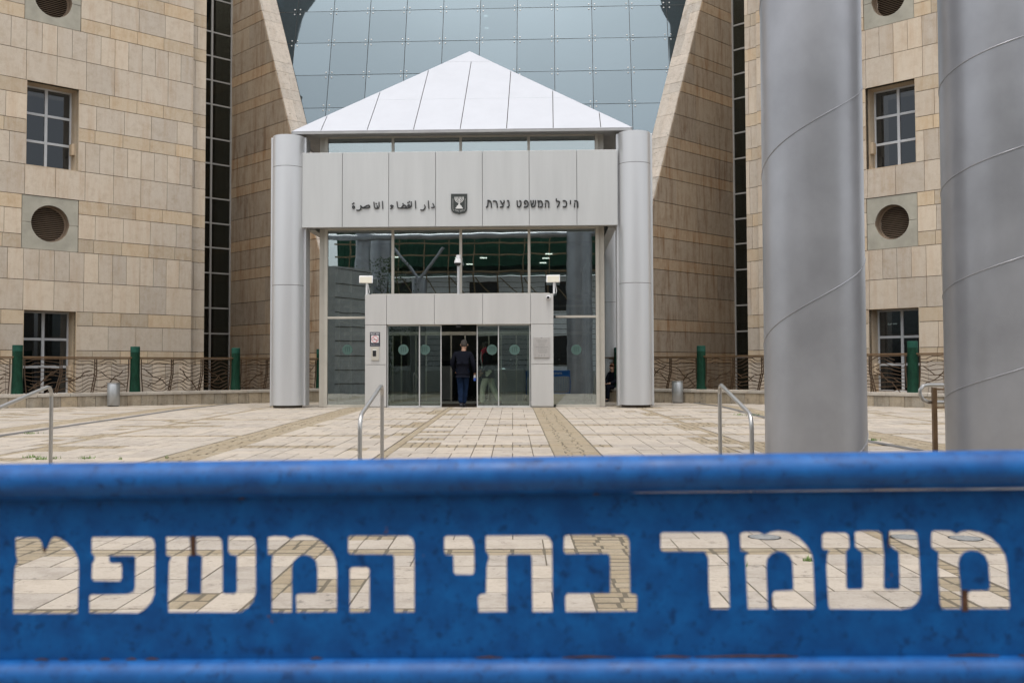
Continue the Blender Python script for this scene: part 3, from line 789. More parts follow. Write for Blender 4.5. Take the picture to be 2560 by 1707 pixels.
# fascia ring
fz0, fz1 = Zp(566, -.15), Zp(378.5, -.15)
seams = [755, 856, 972, 1089, 1206, 1323, 1442, 1544]
us = [U(s, -.15, 470) for s in seams]
fasc = MB(); pbox(fasc, us[0] + .02, us[-1] - .02, -.12, .15, fz0 + .02, fz1 - .02)
fas = fasc.build('fascia_band', M['soffit'], pav)
for i in range(7): pbox(MB(), us[i] + .007, us[i + 1] - .007, -.16, -.118, fz0, fz1).build('fascia_panel', M['alu'], fas, bevel=.004)
side = MB()
for (a, b) in ((us[0], us[0] + .22), (us[-1] - .22, us[-1])):
    pbox(side, a, b, .45, DEP - .8, fz0 + .003, fz1 - .003)
pbox(side, us[0], us[-1], DEP - .2, DEP, fz0, fz1)
side.build('side_fascia', M['alu'], pav)
sf = MB(); pbox(sf, us[0] + .22, us[-1] - .22, .15, .42, fz0 + .05, fz0 + .07)
sf.build('fascia_soffit', M['soffit'], pav)
# glazed walls
GV = .45
gu0, gu1 = U(812, GV), U(1497, GV)
eav_z = Zp(338, GV)
mulx = [982.5, 1152, 1322.5]
fr_ = MB(); fw = .055
glassz1 = Zp(574.5, GV)
trz = Zp(793, GV); botz = Zp(1011, GV)
P0 = PF(GV)
uml = [U(x, GV, 600) for x in mulx]
# portal dimensions
PV = .0
pz1, pz0 = Zp(735, PV), Zp(811, PV)
pu0, pu1 = U(912, PV, 870), U(1384, PV, 870)
du0, du1 = U(966, PV, 900), U(1327, PV, 900)
for u in uml: pbox(fr_, u - .035, u + .035, GV - .05, GV + .05, pz1 + .05, eav_z)
for u in (gu0 + .04, gu1 - .04): pbox(fr_, u - .045, u + .045, GV - .06, GV + .06, GZ, eav_z)
for (u0_, u1_) in ((gu0, pu0 + .02), (pu1 - .02, gu1)):
    pbox(fr_, u0_ + .08, u1_, GV - .045, GV + .045, trz - .03, trz + .03); pbox(fr_, u0_ + .08, u1_, GV - .05, GV + .05, botz - .09, botz)
pbox(fr_, gu0 + .09, gu1 - .09, GV - .048, GV + .048, glassz1, glassz1 + .09)
pbox(fr_, gu0 + .09, gu1 - .09, GV - .047, GV + .047, eav_z - .07, eav_z - .01)
pbox(fr_, pu0 + .1, pu1 - .1, GV - .046, GV + .046, pz1 - .02, pz1 + .05)
# corner posts and side frames
for u, s in ((gu0, -1), (gu1, 1)):
    pbox(fr_, min(u, u + s * .15), max(u, u + s * .15), GV + .02, GV + .30, GZ, eav_z)
    for v in (2.2, 3.9, DEP - .8): pbox(fr_, u - .04, u + .04, v - .04, v + .04, GZ, eav_z)
    pbox(fr_, u - .035, u + .035, GV + .3, DEP - .8, trz - .03, trz + .03)
frame = fr_.build('window_frame', M['beige'], pav, bevel=.004)
def pane(name, u0, u1, v, z0, z1, mat, parent=None):
    return pbox(MB(), u0, u1, v - .006, v + .006, z0, z1).build(name, M[mat], parent or pav)
eds = [gu0 + .09] + [x for u in uml for x in (u - .035, u + .035)] + [gu1 - .09]
for i in range(0, 8, 2):
    pane('clerestory_pane', eds[i], eds[i + 1], GV, fz1 - .3, eav_z - .07, 'cover_glass')
    lo = pz1 + .05
    pane('window_pane', eds[i], eds[i + 1], GV + .001, lo if 0 < i < 6 else trz + .03, glassz1, 'cover_glass')
pane('window_pane', gu0 + .09, pu0 + .03, GV, botz, trz - .03, 'cover_glass')
pane('window_pane', pu1 - .03, gu1 - .09, GV, botz, trz - .03, 'cover_glass')
for u in (gu0, gu1):
    for (v0_, v1_) in ((GV + .3, 2.16), (2.24, 3.86), (3.94, DEP - .84)):
        for (z0_, z1_) in ((botz, trz - .03), (trz + .03, eav_z)):
            pbox(MB(), u - .006, u + .006, v0_, v1_, z0_, z1_).build('side_pane', M['cover_glass'], pav)
# portal box
ph = MB(); pbox(ph, pu0 + .02, pu1 - .02, PV + .03, GV + .04, pz0 + .02, pz1 - .02); head = ph.build('portal_header', M['soffit'], pav)
hs_ = [912, 966.4, 1085.8, 1206.5, 1326.5, 1384]; hu = [U(x, PV, 770) for x in hs_]
for i in range(5): pbox(MB(), hu[i] + .006, hu[i + 1] - .006, PV, PV + .035, pz0 + .004, pz1).build('header_panel', M['alu_low'], head, bevel=.004)
psz = Zp(911, PV)
for a, b in ((pu0, du0), (du1, pu1)):
    b_ = MB(); pbox(b_, a + .012, b - .012, PV + .03, GV + .03, GZ, pz0 + .01); pil = b_.build('portal_pillar', M['alu_low'], pav)
    for z0_, z1_ in ((GZ + .03, psz - .008), (psz + .008, pz0 - .010)): pbox(MB(), a + .006, b - .006, PV + .001, PV + .034, z0_, z1_).build('pillar_panel', M['alu_low'], pil, bevel=.004)
# sliding doors: two fixed leaves outside, two sliding leaves half open
dz0, dz1 = Zp(1021, .12), pz0 - .004
def leaf(name, x0, x1, v, label=None):
    u0, u1 = U(x0, v, 900), U(x1, v, 900); f = MB(); t = .028
    pbox(f, u0, u0 + t, v - .02, v + .02, dz0, dz1); pbox(f, u1 - t, u1, v - .02, v + .02, dz0, dz1)
    pbox(f, u0 + t, u1 - t, v - .018, v + .018, dz0, dz0 + .075); pbox(f, u0 + t, u1 - t, v - .018, v + .018, dz1 - .03, dz1)
    d = f.build(name, M['alu'], pav, bevel=.003)
    if label: d['label'] = label
    pane('door_pane', u0 + t, u1 - t, v, dz0 + .075, dz1 - .03, 'door_glass', d); return d
d1 = leaf('fixed_leaf', 968, 1050, .12); d2 = leaf('fixed_leaf', 1245, 1326, .12)
d3 = leaf('sliding_door', 1048, 1104, .20, 'left sliding door leaf pushed open'); d4 = leaf('sliding_door', 1192, 1248, .20, 'right sliding door leaf pushed open')
opn = MB(); pbox(opn, du0, du1, .10, .30, dz1 + .001, dz1 + .09); opn.build('door_operator', M['beige'], pav)
sen = MB(); pbox(sen, U(1140, .1), U(1152, .1), .06, .12, dz1 - .075, dz1 - .002); sen.build('door_sensor', M['black'], pav, bevel=.01)
# inner screen and hall
inn = MB()
IV = 2.5
for x in (982, 1003.5, 1040, 1065.6, 1128, 1163, 1193, 1222, 1253, 1291, 1320):
    u = U(x, IV, 900); pbox(inn, u - .018, u + .018, IV - .02, IV + .02, GZ, pz0 - .15)
pbox(inn, gu0 + .1, gu1 - .1, IV - .02, IV + .021, GZ, GZ + .08); pbox(inn, gu0 + .1, gu1 - .1, IV - .02, IV + .022, pz0 - .2, pz0 - .1)
pbox(inn, gu0 + .1, gu1 - .1, IV - .02, IV + .021, pz0 + .6, pz0 + .66)
inn.build('inner_screen', M['beige'], pav)
il = MB()
pbox(il, gu0 - .2, gu1 + .2, GV + .06, 13.2, GZ - .1, GZ - .004); il.build('hall_floor', M['interior_floor'], pav)
il = MB(); pbox(il, gu0 + .1, gu1 - .1, 11, 11.1, GZ, eav_z); pbox(il, gu0 - .1, gu0, DEP - .7, 11, GZ, eav_z); pbox(il, gu1, gu1 + .1, DEP - .7, 11, GZ, eav_z)
pbox(il, -2.2, -1.9, 5.2, 5.5, GZ, eav_z); pbox(il, 1.6, 2.0, 7.2, 7.5, GZ, eav_z)
il.build('hall_wall', M['interior'], pav)
il = MB(); pbox(il, -2.9, -.9, 6.2, 6.9, GZ, GZ + 1.1); pbox(il, .5, 1.5, 4.0, 6.3, GZ, GZ + 1.0); il.build('security_desk', M['soffit'], pav, bevel=.02)
il = MB(); pbox(il, -1.9, 1.4, .55, 2.4, GZ - .003, GZ + .012); il.build('door_mat', M['mat_brown'], pav)
il = MB(); pbox(il, gu0 + .1, gu1 - .1, GV + .06, IV, pz1 + .0, pz1 + .1); il.build('lobby_ceiling', M['interior'], pav)
il = MB(); pbox(il, gu0 + .1, gu1 - .1, IV + .05, 11, 3.55, 3.65); il.build('hall_ceiling', M['interior'], pav)
for (u, v, z) in ((-2.6, 5.2, 3.54), (-.6, 5.6, 3.54), (.2, 5.6, 3.54), (2.3, 4.6, 3.54), (2.2, 5.8, 3.54), (2.1, 7.2, 3.54), (-.4, 7.5, 3.54)):
    l = MB(); pbox(l, u - .11, u + .11, v - .05, v + .05, z - .02, z); l.build('ceiling_light', M['lamp'], pav)
for u in (-1.2, .6):
    l = MB(); pbox(l, u - .3, u + .3, 1.3, 1.5, pz1 - .03, pz1 - .005); l.build('lobby_fill_strip', M['lobby_fill'], pav)  # added glowing strips, hidden by the header, to brighten the lobby
# pyramid roof
ev = -.12
ez = Zp(325, ev); ue0, ue1 = U(729, ev, 323), U(1581, ev, 322)
av = (ue1 - ue0) / 2; au = U(1174, ev + av, 130); az = Zp(130, ev + av, 1174)
um = (ue0 + ue1) / 2; ev2 = ev + 2 * av
apex = pp(au, ev + av, az)
cor = [pp(ue0, ev, ez), pp(ue1, ev, ez), pp(ue1, ev2, ez), pp(ue0, ev2, ez)]
rb = MB().add([c - V((0, 0, .03)) for c in cor] + [apex - V((0, 0, .03))], [(3, 2, 1, 0), (0, 1, 4), (1, 2, 4), (2, 3, 4), (3, 0, 4)])
roof = rb.build('roof', M['soffit'], pav)
roof.data.materials.append(M['joint'])
for p_ in list(roof.data.polygons)[1:]: p_.material_index = 1
lip = MB()
for i in range(4):
    a, b = cor[i], cor[(i + 1) % 4]; lip.prism([a - V((0, 0, .065)), b - V((0, 0, .065)), b + V((0, 0, .004)), a + V((0, 0, .004))], (apex - (a + b) / 2).normalized() * .05)
lip.build('eave_edge', M['soffit'], roof)
for side_ in range(4):
    a, b = cor[side_], cor[(side_ + 1) % 4]
    A = (b - a).normalized(); m_ = (a + b) / 2; Bn = apex - m_; Bn = (Bn - A * Bn.dot(A)).normalized()
    f = Fr(m_, A, Bn); w = (b - a).length / 2
    ap = f.loc(apex); tri = [(-w, 0), (w, 0), ap]
    hl_, hr_ = halfplane((-w, 0), ap, (ap[0], .5)), halfplane((w, 0), ap, (ap[0], .5))
    if side_ == 0: xs_ = [-w - 1] + [f.px(x, 320)[0] for x in (805.6, 920, 1035, 1151, 1266.5, 1383, 1502)] + [w + 1]
    else: xs_ = [-w - 1] + [(-3 + k) * 1.22 for k in range(7)] + [w + 1]
    Ls = ap[1]
    for i in range(len(xs_) - 1):
        for t0, t1 in ((0, .355 * Ls), (.355 * Ls, .85 * Ls)):
            gp_ = .010 if side_ == 0 else .006
            q = [(xs_[i] + gp_, t0 + .003), (xs_[i + 1] - gp_, t0 + .003), (xs_[i + 1] - gp_, t1 - .002), (xs_[i] + gp_, t1 - .002)]
            q = clip(q, *hl_); q = clip(q, *hr_) if len(q) > 2 else q
            if len(q) > 2 and area(q) > .01: MB().prism([f.p(x, y, -.012) for x, y in q], f.N * .024).build('roof_panel', M['roof'], roof)
    q = clip(clip([(-9, .85 * Ls + .002), (9, .85 * Ls + .002), (9, Ls + 1), (-9, Ls + 1)], *hl_), *hr_)
    if len(q) > 2: MB().prism([f.p(x, y, -.012) for x, y in q], f.N * .026).build('roof_cap', M['roof'], roof)

# lettering on the fascia, drawn stroke by stroke
FF = PF(-.16)
def zoomed(ox, oy, s): return lambda p: (ox + p[0] * s, oy + p[1] * s)
def glyph(name, strokes, cv, w, parent, fr=FF, mat='letter', h=.03):
    mb = MB()
    for k, stq in enumerate(strokes):
        P = [fr.px(*cv(p)) for p in stq]
        if len(P) > 2:                      # round the stroke
            Q = [P[0]]
            for i in range(len(P) - 1):
                a, b = P[i], P[i + 1]; Q.append((a[0] * .7 + b[0] * .3, a[1] * .7 + b[1] * .3)); Q.append((a[0] * .3 + b[0] * .7, a[1] * .3 + b[1] * .7))
            Q.append(P[-1]); P = Q
        if len(P) == 1: P = [(P[0][0] - w * .3, P[0][1]), (P[0][0] + w * .3, P[0][1])]
        mb.bar(P, w, h + k * .001, fr, .0)
    return mb.build(name, M[mat], parent)
hz = zoomed(1200, 480, 260 / 2352)
HEB = [[[(175, 200), (215, 195), (255, 240), (260, 350)], [(185, 200), (180, 300), (165, 340), (145, 345)]],
       [[(300, 210), (350, 205), (385, 240), (392, 350)]],
       [[(465, 205), (545, 340), (460, 345)], [(545, 200), (550, 240), (510, 275)]],
       [[(620, 200), (655, 205), (660, 345), (615, 345)]],
       [[(840, 205), (845, 320), (870, 345), (910, 335), (928, 280), (928, 215), (895, 205)]],
       [[(1000, 345), (1060, 345), (1090, 300), (1085, 230), (1040, 195), (1005, 215), (1008, 270), (1035, 275)]],
       [[(1150, 200), (1165, 340), (1215, 345), (1250, 300), (1255, 200)], [(1205, 200), (1205, 260), (1165, 300)]],
       [[(1310, 200), (1330, 230), (1325, 345)], [(1325, 230), (1370, 195), (1415, 250), (1410, 335), (1360, 345)]],
       [[(1480, 205), (1540, 205), (1560, 250), (1555, 350)], [(1480, 260), (1480, 345)]],
       [[(1725, 160), (1730, 215), (1800, 215), (1795, 260), (1750, 345)]],
       [[(1880, 205), (1930, 200), (1965, 250), (1950, 330), (1915, 345), (1880, 335)]],
       [[(2045, 200), (2045, 270)]],
       [[(2140, 205), (2190, 205), (2215, 250), (2210, 350)], [(2138, 260), (2135, 345)]]]
for g_ in HEB: glyph('hebrew_letter', g_, hz, .031, pav)
az_ = zoomed(860, 470, 250 / 2352)
ARA = [[[(2090, 370), (2120, 420), (2130, 460), (2060, 465)]], [[(1985, 310), (1998, 480)]],
       [[(1895, 405), (1915, 450), (1890, 505), (1845, 530), (1805, 515)]], [[(1680, 310), (1690, 480)]],
       [[(1585, 330), (1592, 475), (1300, 478), (1262, 465), (1250, 330)], [(1555, 475), (1560, 430), (1530, 395), (1500, 420), (1505, 455), (1560, 465)],
        [(1505, 350)], [(1540, 325)], [(1440, 475), (1480, 440), (1420, 400), (1380, 430), (1350, 475)], [(1390, 375)]],
       [[(1160, 425), (1110, 405), (1095, 440), (1160, 455), (1100, 490)]], [[(905, 320), (915, 490)]],
       [[(825, 340), (832, 480), (740, 485), (720, 465), (705, 340)], [(790, 480), (785, 425)], [(760, 370)]],
       [[(440, 475), (600, 475), (610, 420), (570, 405), (500, 440), (440, 475), (420, 440), (385, 415), (410, 480), (370, 530), (300, 525)]],
       [[(205, 445), (230, 420), (255, 450), (235, 490), (205, 475), (205, 445)], [(205, 380)], [(232, 358)]]]
for g_ in ARA: glyph('arabic_letter', g_, az_, .025, pav)
# emblem: shield with a seven-branched lampstand
ez2 = zoomed(1060, 460, 180 / 2352)
sh = [(885, 330), (1412, 330), (1412, 800), (1395, 880), (1340, 940), (1260, 968), (1190, 972), (1165, 992), (1135, 992), (1105, 972), (1030, 968), (950, 935), (900, 870), (885, 800)]
Q = [FF.px(*ez2(p)) for p in sh]
emb = MB().prism([FF.p(x, y) for x, y in Q], FF.N * .03).build('emblem', M['emblem_dark'], pav)
F2 = PF(-.19)
arms = [[(1150, 430), (1150, 640)]]
for rr in (48, 96, 138):
    arms.append([(1150 - rr, 432), (1150 - rr, 470)] + [(1150 - rr * math.cos(a), 470 + (rr + 6) * math.sin(a)) for a in [R(q) for q in (20, 45, 70, 90, 110, 135, 160)]] + [(1150 + rr, 470), (1150 + rr, 432)])
mb = MB()
for i_, a_ in enumerate(arms): mb.bar([F2.px(*ez2(p)) for p in a_], .017, .006 + .0006 * i_, F2, .0)
bp = [(1132, 600), (1168, 600), (1172, 650), (1195, 700), (1225, 715), (1240, 760), (1268, 780), (1268, 808), (1032, 808), (1032, 780), (1062, 760), (1075, 715), (1108, 700), (1128, 650)]
q = [F2.px(*ez2(p)) for p in bp]
tri_ = tessellate_polygon([[V((x, y, 0)) for x, y in q]])
b0 = len(mb.v); mb.v += [tuple(F2.p(x, y, .0085)) for x, y in q]; mb.f += [tuple(b0 + k for k in t) for t in tri_]
mb.build('lampstand', M['emblem_light'], emb)
mb = MB()
for cx_ in (1018, 1060, 1085, 1115, 1180, 1210, 1240, 1275):
    yy = 905 - abs(cx_ - 1150) * .30 + 0
    mb.bar([F2.px(*ez2(p)) for p in ((cx_ - 9, yy - 16), (cx_ + 9, yy - 16), (cx_ + 8, yy + 12))], .006, .006, F2, 0)
for sx in (945, 1345):
    mb.bar([F2.px(*ez2(p)) for p in ((sx, 480), (sx, 820), (sx + (22 if sx < 1000 else -22), 880))], .005, .006, F2, 0)
mb.build('emblem_inscription', M['emblem_light'], emb)
# round teal stickers on the glass
def sticker(px, py, v, par):
    f = PF(v - .012); c = f.px(px, py); r = .138
    mb = MB().prism([f.p(c[0] + r * math.cos(2 * math.pi * k / 28), c[1] + r * math.sin(2 * math.pi * k / 28)) for k in range(28)], f.N * .002)
    s_ = mb.build('glass_sticker', M['teal'], par)
    f3 = PF(v - .0145); mb = MB()
    for k in (-1, 0, 1): mb.fbox(f3, c[0] + k * .055 - .009, c[0] + k * .055 + .009, c[1] - .055, c[1] + .055, 0, .001)
    mb.fbox(f3, c[0] - .075, c[0] + .075, c[1] + .055, c[1] + .07, 0, .001)
    mb.build('sticker_print', M['teal_dark'], par if par.parent else s_)
for px, v, par in ((1008.5, .12, d1), (1062, .20, d3), (1230, .20, d4), (1286.5, .12, d2), (868.5, GV, pav), (1440.7, GV, pav)): sticker(px, 874, v, par)

# things fixed to the pavilion
def rbox(mb, c, sx, sy, sz, rz=0.0, rx=0.0):
    Mx = Matrix.Rotation(rz, 3, 'Z') @ Matrix.Rotation(rx, 3, 'X')
    P = [Mx @ V((x * sx / 2, y * sy / 2, z * sz / 2)) + V(c) for x, y, z in ((-1, -1, -1), (1, -1, -1), (1, 1, -1), (-1, 1, -1))]
    return mb.prism(P, Mx @ V((0, 0, sz)))
for px, py, rz, lab in ((916 - 1, 699, R(8), 'cream floodlight on a short bracket over the left end of the door header'), (1383, 697, R(-6), 'cream floodlight on a bracket over the right end of the door header')):
    f = PF(.05); c2 = f.px(px, py); c = f.p(*c2)
    t = thing('floodlight', lab, 'floodlight', f.p(c2[0], pz1), 'floodlights over the door header')
    rbox(MB(), c, .36, .07, .20, PA + rz, R(-12)).build('lamp_housing', M['white_plastic'], t, bevel=.012)
    rbox(MB(), c + V((0, -.04, -.01)), .31, .012, .165, PA + rz, R(-12)).build('lamp_face', M['cream'], t)
    MB().tube([f.p(c2[0] + .02, pz1 + .0), f.p(c2[0] + .02, c2[1] - .02)], .028, 8).build('bracket', M['white_plastic'], t)
    MB().tube([f.p(c2[0] + .07, pz1 + .005), f.p(c2[0] + .09, pz1 + .07), f.p(c2[0] + .05, c2[1] - .1)], .009, 6).build('cable', M['white_plastic'], t)
f = PF(.12); c2 = f.px(1146, 650); base_ = f.p(c2[0], c2[1])
t = thing('security_camera', 'white dome security camera on a tall pole in the middle above the doors', 'camera', f.p(c2[0], pz1))
MB().tube([f.p(c2[0] + .0, pz1), f.p(c2[0], c2[1] - .1)], .036, 12).build('pole', M['satin'], t, smooth=True)
MB().tube([base_ + V((0, 0, z)) for z in (.13, .12, .02, 0)], [.05, .065, .065, .06], 16).build('arm_cap', M['white_plastic'], t, smooth=True)
MB().tube([base_ + V((-.01, -.05, z)) for z in (.02, .0, -.06, -.085)], [.05, .085, .095, .098], 20).build('camera_body', M['white_plastic'], t, smooth=True)
MB().tube([base_ + V((-.01, -.05, z)) for z in (-.085, -.12, -.15, -.165)], [.08, .078, .055, .02], 20).build('dome_lens', M['black'], t, smooth=True)
f = PF(0.0); c = f.p(*f.px(1371, 744)); n = f.N
t = thing('security_camera', 'small white eyeball camera on the right end of the door header', 'camera', c)
MB().tube([c, c + n * .03, c + n * .07, c + n * .10], [.06, .06, .055, .04], 18).build('camera_body', M['white_plastic'], t, smooth=True)
MB().tube([c + n * .101 + V((-.008, 0, -.004)), c + n * .115 + V((-.008, 0, -.004))], [.035, .03], 16).build('lens', M['black'], t, smooth=True)
# no-smoking sign
f = PF(.0); sgz = zoomed(900, 780, 200 / 1206)
q0 = f.px(*sgz((150, 517))); q1 = f.px(*sgz((302, 302)))
t = thing('no_smoking_sign', 'dark no smoking sign with a red ring on the left door pillar', 'sign', f.p(*q0))
MB().fbox(f, q0[0], q1[0], q0[1], q1[1], .0, .008).build('sign_plate', M['sign_black'], t)
a, b = f.px(*sgz((170, 463))), f.px(*sgz((283, 355)))
MB().fbox(f, a[0], b[0], a[1], b[1], .0085, .011).build('white_field', M['sign_white'], t)
cc = ((a[0] + b[0]) / 2, (a[1] + b[1]) / 2); r_ = (b[0] - a[0]) * .41
MB().bar([(cc[0] + r_ * math.cos(R(q)), cc[1] + r_ * math.sin(R(q))) for q in range(0, 361, 18)], .012, .002, f, .0115).build('red_ring', M['sign_red'], t)
MB().bar([(cc[0] - r_ * .7, cc[1] + r_ * .7), (cc[0] + r_ * .7, cc[1] - r_ * .7)], .012, .003, f, .0115).build('red_slash', M['sign_red'], t)
MB().bar([(cc[0] - r_ * .62, cc[1] - .01), (cc[0] + r_ * .62, cc[1] - .01)], .014, .0015, f, .0112).build('cigarette', M['sign_black'], t)
def text(body, size, fr, a, b, n, mat, name, parent, bold=0.0):
    cu = bpy.data.curves.new(name, 'FONT'); cu.body = body; cu.size = size; cu.align_x = 'CENTER'; cu.offset = bold; cu.extrude = .0004
    o = bpy.data.objects.new(name, cu); C.objects.link(o)
    Mx = Matrix((fr.A, fr.B, fr.N)).transposed().to_4x4(); Mx.translation = fr.p(a, b, n)
    dg = bpy.context.evaluated_depsgraph_get(); me = bpy.data.meshes.new_from_object(o.evaluated_get(dg)); me.transform(Mx)
    bpy.data.objects.remove(o); o = bpy.data.objects.new(name, me); C.objects.link(o); me.materials.clear(); me.materials.append(M[mat]); adopt(o, parent); return o
text('ןשעל רוסא'[::1], .052, f, cc[0], q1[1] - .055, .009, 'sign_white', 'sign_text', t, .001)
text('ןושיעל ק"הל סנק', .026, f, cc[0], q1[1] - .085, .009, 'sign_white', 'sign_text', t)
text('ןושיעה תעינמל קוחה יפ לע', .020, f, cc[0], q0[1] + .035, .009, 'sign_white', 'sign_text', t)
# intercom
a, b = f.px(*sgz((172, 727))), f.px(*sgz((288, 522)))
t = thing('door_intercom', 'steel door intercom with a dark window below the no smoking sign', 'intercom', f.p(*a))
MB().fbox(f, a[0], b[0], a[1], b[1], .0, .03).build('housing', M['beige'], t, bevel=.005)
c0, c1 = f.px(*sgz((194, 668))), f.px(*sgz((246, 578)))
MB().fbox(f, c0[0], c1[0], c0[1], c1[1], .03, .034).build('screen', M['black'], t)
MB().fbox(f, c0[0], c1[0] + .01, c1[1], c1[1] + .02, .03, .045).build('hood', M['white_plastic'], t)
# plaque
pzm = zoomed(1310, 820, 90 / 1411)
a, b = f.px(*pzm((378, 1158))), f.px(*pzm((1012, 345)))
t = thing('wall_plaque', 'engraved square steel plaque on the right door pillar', 'plaque', f.p(*a))
MB().fbox(f, a[0], b[0], a[1], b[1], .012, .03).build('plate', M['plaque'], t, bevel=.004)
mb = MB(); r2 = random.Random(5)
for (y_, x0_, x1_, w_) in ((385, 660, 715, .02), (485, 490, 930, .017), (548, 530, 880, .010), (605, 540, 860, .007), (645, 575, 815, .010), (690, 555, 825, .010), (742, 455, 940, .010), (788, 555, 825, .009), (845, 540, 900, .008), (885, 550, 905, .008), (930, 550, 930, .008), (975, 590, 880, .007)):
    x = x0_
    while x < x1_:
        L = r2.uniform(14, 40); p, q = f.px(*pzm((x, y_))), f.px(*pzm((min(x + L, x1_), y_))); mb.fbox(f, p[0], q[0], p[1] - w_ / 2, p[1] + w_ / 2, .0302, .0312); x += L + r2.uniform(6, 14)
for x in (590, 690, 795):
    p = f.px(*pzm((x, 1070))); mb.prism([f.p(p[0] + .014 * math.cos(k * 1.0472), p[1] + .014 * math.sin(k * 1.0472), .0302) for k in range(6)], f.N * .001)
mb.build('plaque_text', M['plaque_text'], t)

# ================================================================== KERB WALLS AND RAILINGS
def kerbwall(name_lab, rail_lab, O, A, sgn, s0, s1, posts, seed):
    """low stone wall with coping on the line O+A*s; rail and wavy bars above it"""
    fr = Fr(O, A, UP) if A.cross(UP).y < 0 else Fr(O, -A, UP)
    if fr.A.dot(A) < 0: s0, s1 = -s1, -s0; posts = [-p for p in posts]
    posts = sorted(posts)
    zt_, zb_ = -.67, -1.5
    kw = thing('low_stone_wall', name_lab, 'wall', fr.p((s0 + s1) / 2, -1.0), 'low walls along the edge of the plaza')
    core = MB(); core.fbox(fr, s0, s1, -4.2, zt_ - .095, -.40, -.03); core.build('wall_core', M['joint'], kw)
    r2 = random.Random(seed); s = s0
    while s < s1 - .1:
        L = r2.choice((.42, .46, .50, .36)); e = min(s1, s + L)
        MB().fbox(fr, s + .004, e - .004, zb_, zt_ - .098, -.031, r2.uniform(-.004, .004)).build('kerb_stone', M['kerb_stone'], kw, bevel=.010); s = e
    s = s0
    while s < s1 - .1:
        L = r2.choice((.9, 1.1, 1.3)); e = min(s1, s + L)
        MB().fbox(fr, s + .004, e - .004, zt_ - .095, zt_ + r2.uniform(-.003, .003), -.42, .025).build('coping_stone', M['coping'], kw, bevel=.012); s = e
    rl = thing('railing', rail_lab, 'railing', fr.p((s0 + s1) / 2, zt_), 'bronze railings along the edge of the plaza')
    bn = -.17
    zr = .36
    tr = MB(); tr.fbox(fr, s0, s1, zr - .04, zr, bn - .06, bn + .06); tr.build('top_rail', M['rail'], rl, bevel=.006)
    tr = MB(); tr.fbox(fr, s0, s1, zr - .075, zr - .05, bn - .02, bn + .02); tr.build('lower_rail', M['rail'], rl)
    for p in posts:
        c = fr.p(p, 0, bn)
        MB().tube([(c.x, c.y, z) for z in (zt_ + .002, zt_ + .03, -.2, .30, .50)], [.165, .155, .137, .135, .135], 20).build('post', M['green'], rl, smooth=True)
        MB().tube([(c.x, c.y, z) for z in (.50, .66, .67)], [.135, .135, .12], 20).build('post_cap', M['green_top'], rl, smooth=True)
    # bays
    pe = [s0] + posts + [s1]
    for i in range(len(pe) - 1):
        a, b = pe[i] + (.19 if i else 0), pe[i + 1] - (.19 if i < len(pe) - 2 else 0)
        if b - a < .3: continue
        n = max(1, round((b - a) / 1.0)); xs_ = [a + (b - a) * k / n for k in range(n + 1)]
        zl, zh = zt_ + .01, zr - .075
        kz = zl + (zh - zl) * .55
        ups = []
        for k, x in enumerate(xs_):
            edge = k in (0, n); lean = r2.choice((-.14, -.10, .12)) * (.4 if edge else 1)
            P = [(x, zh), (x, kz), (x + lean, zl)]; ups.append(lambda z, x=x, lean=lean: x if z > kz else x + lean * (kz - z) / (kz - zl))
            mb = MB()
            for dx in ((-.028, .028) if not edge else (0,)): mb.bar([(q[0] + dx, q[1]) for q in P], .020, .035, fr, bn - .018)
            mb.build('kinked_upright', M['bronze'], rl)
        for k in range(n):
            # ridge lines: the contours bend at them
            ph_ = r2.uniform(0, 6.28); am = r2.uniform(.035, .07); k1 = r2.uniform(.9, 1.5); pk = r2.uniform(.3, .7); pk2 = r2.uniform(.25, .75)
            def curve(t, u):
                w = math.exp(-((u - pk) / .18) ** 2) * .10 * max(0, (t - .45)) * 2.2 - math.exp(-((u - pk2) / .2) ** 2) * .11 * max(0, .6 - t) * 1.6
                return w + am * math.sin(6.28 * k1 * u + ph_ + t * 2.2) * (1 - .35 * t)
            nb = 9
            for j in range(nb):
                t = (j + .6) / nb; P = []
                u0, u1 = 0.0, 1.0
                if r2.random() < .25: u0 = r2.uniform(.1, .4)
                elif r2.random() < .25: u1 = r2.uniform(.6, .9)
                for q in range(13):
                    u = u0 + (u1 - u0) * q / 12; z = zl + .02 + (zh - zl - .06) * t + curve(t, u) + r2.uniform(-.006, .006)
                    z = min(max(z, zl), zh - .01)
                    xa, xb = ups[k](z) , ups[k + 1](z); P.append((xa + (xb - xa) * u, z))
                MB().bar(P, .018, .022, fr, bn - .012).build('wavy_bar', M['bronze'], rl)
            for j in range(2):
                x0_, x1_ = xs_[k] + r2.uniform(.0, .25), xs_[k + 1] - r2.uniform(0, .25)
                za, zb2 = (zl + r2.uniform(.02, .3), zl + r2.uniform(.45, .75)); 
                if r2.random() < .5: za, zb2 = zb2, za
                P = [(x0_ + (x1_ - x0_) * q / 6, min(zh - .02, max(zl, za + (zb2 - za) * q / 6 + .04 * math.sin(q * 1.9 + j)))) for q in range(7)]
                MB().bar(P, .021, .026, fr, bn - .014).build('ridge_bar', M['bronze'], rl)
    return fr
A_ = XY; OL = V((-13.6, 27.0, 0))
offs = .18
def sfor(px, O, A):
    f = Fr(O, A, UP); return f.px(px, 900)[0]
OLn = OL + V((D45, -D45, 0)) * .0
pls = [sfor(x, OLn, A_) for x in (49, 344, 596)]; dsp = pls[1] - pls[0]
kerbwall('long low wall of mossy stones under the left bronze railing', 'bronze railing of wavy bars with green posts left of the entrance', OLn, A_, 1, pls[0] - 1.35 * dsp, 10.1, [pls[0] - dsp] + pls + [pls[2] + dsp * .97], 11)
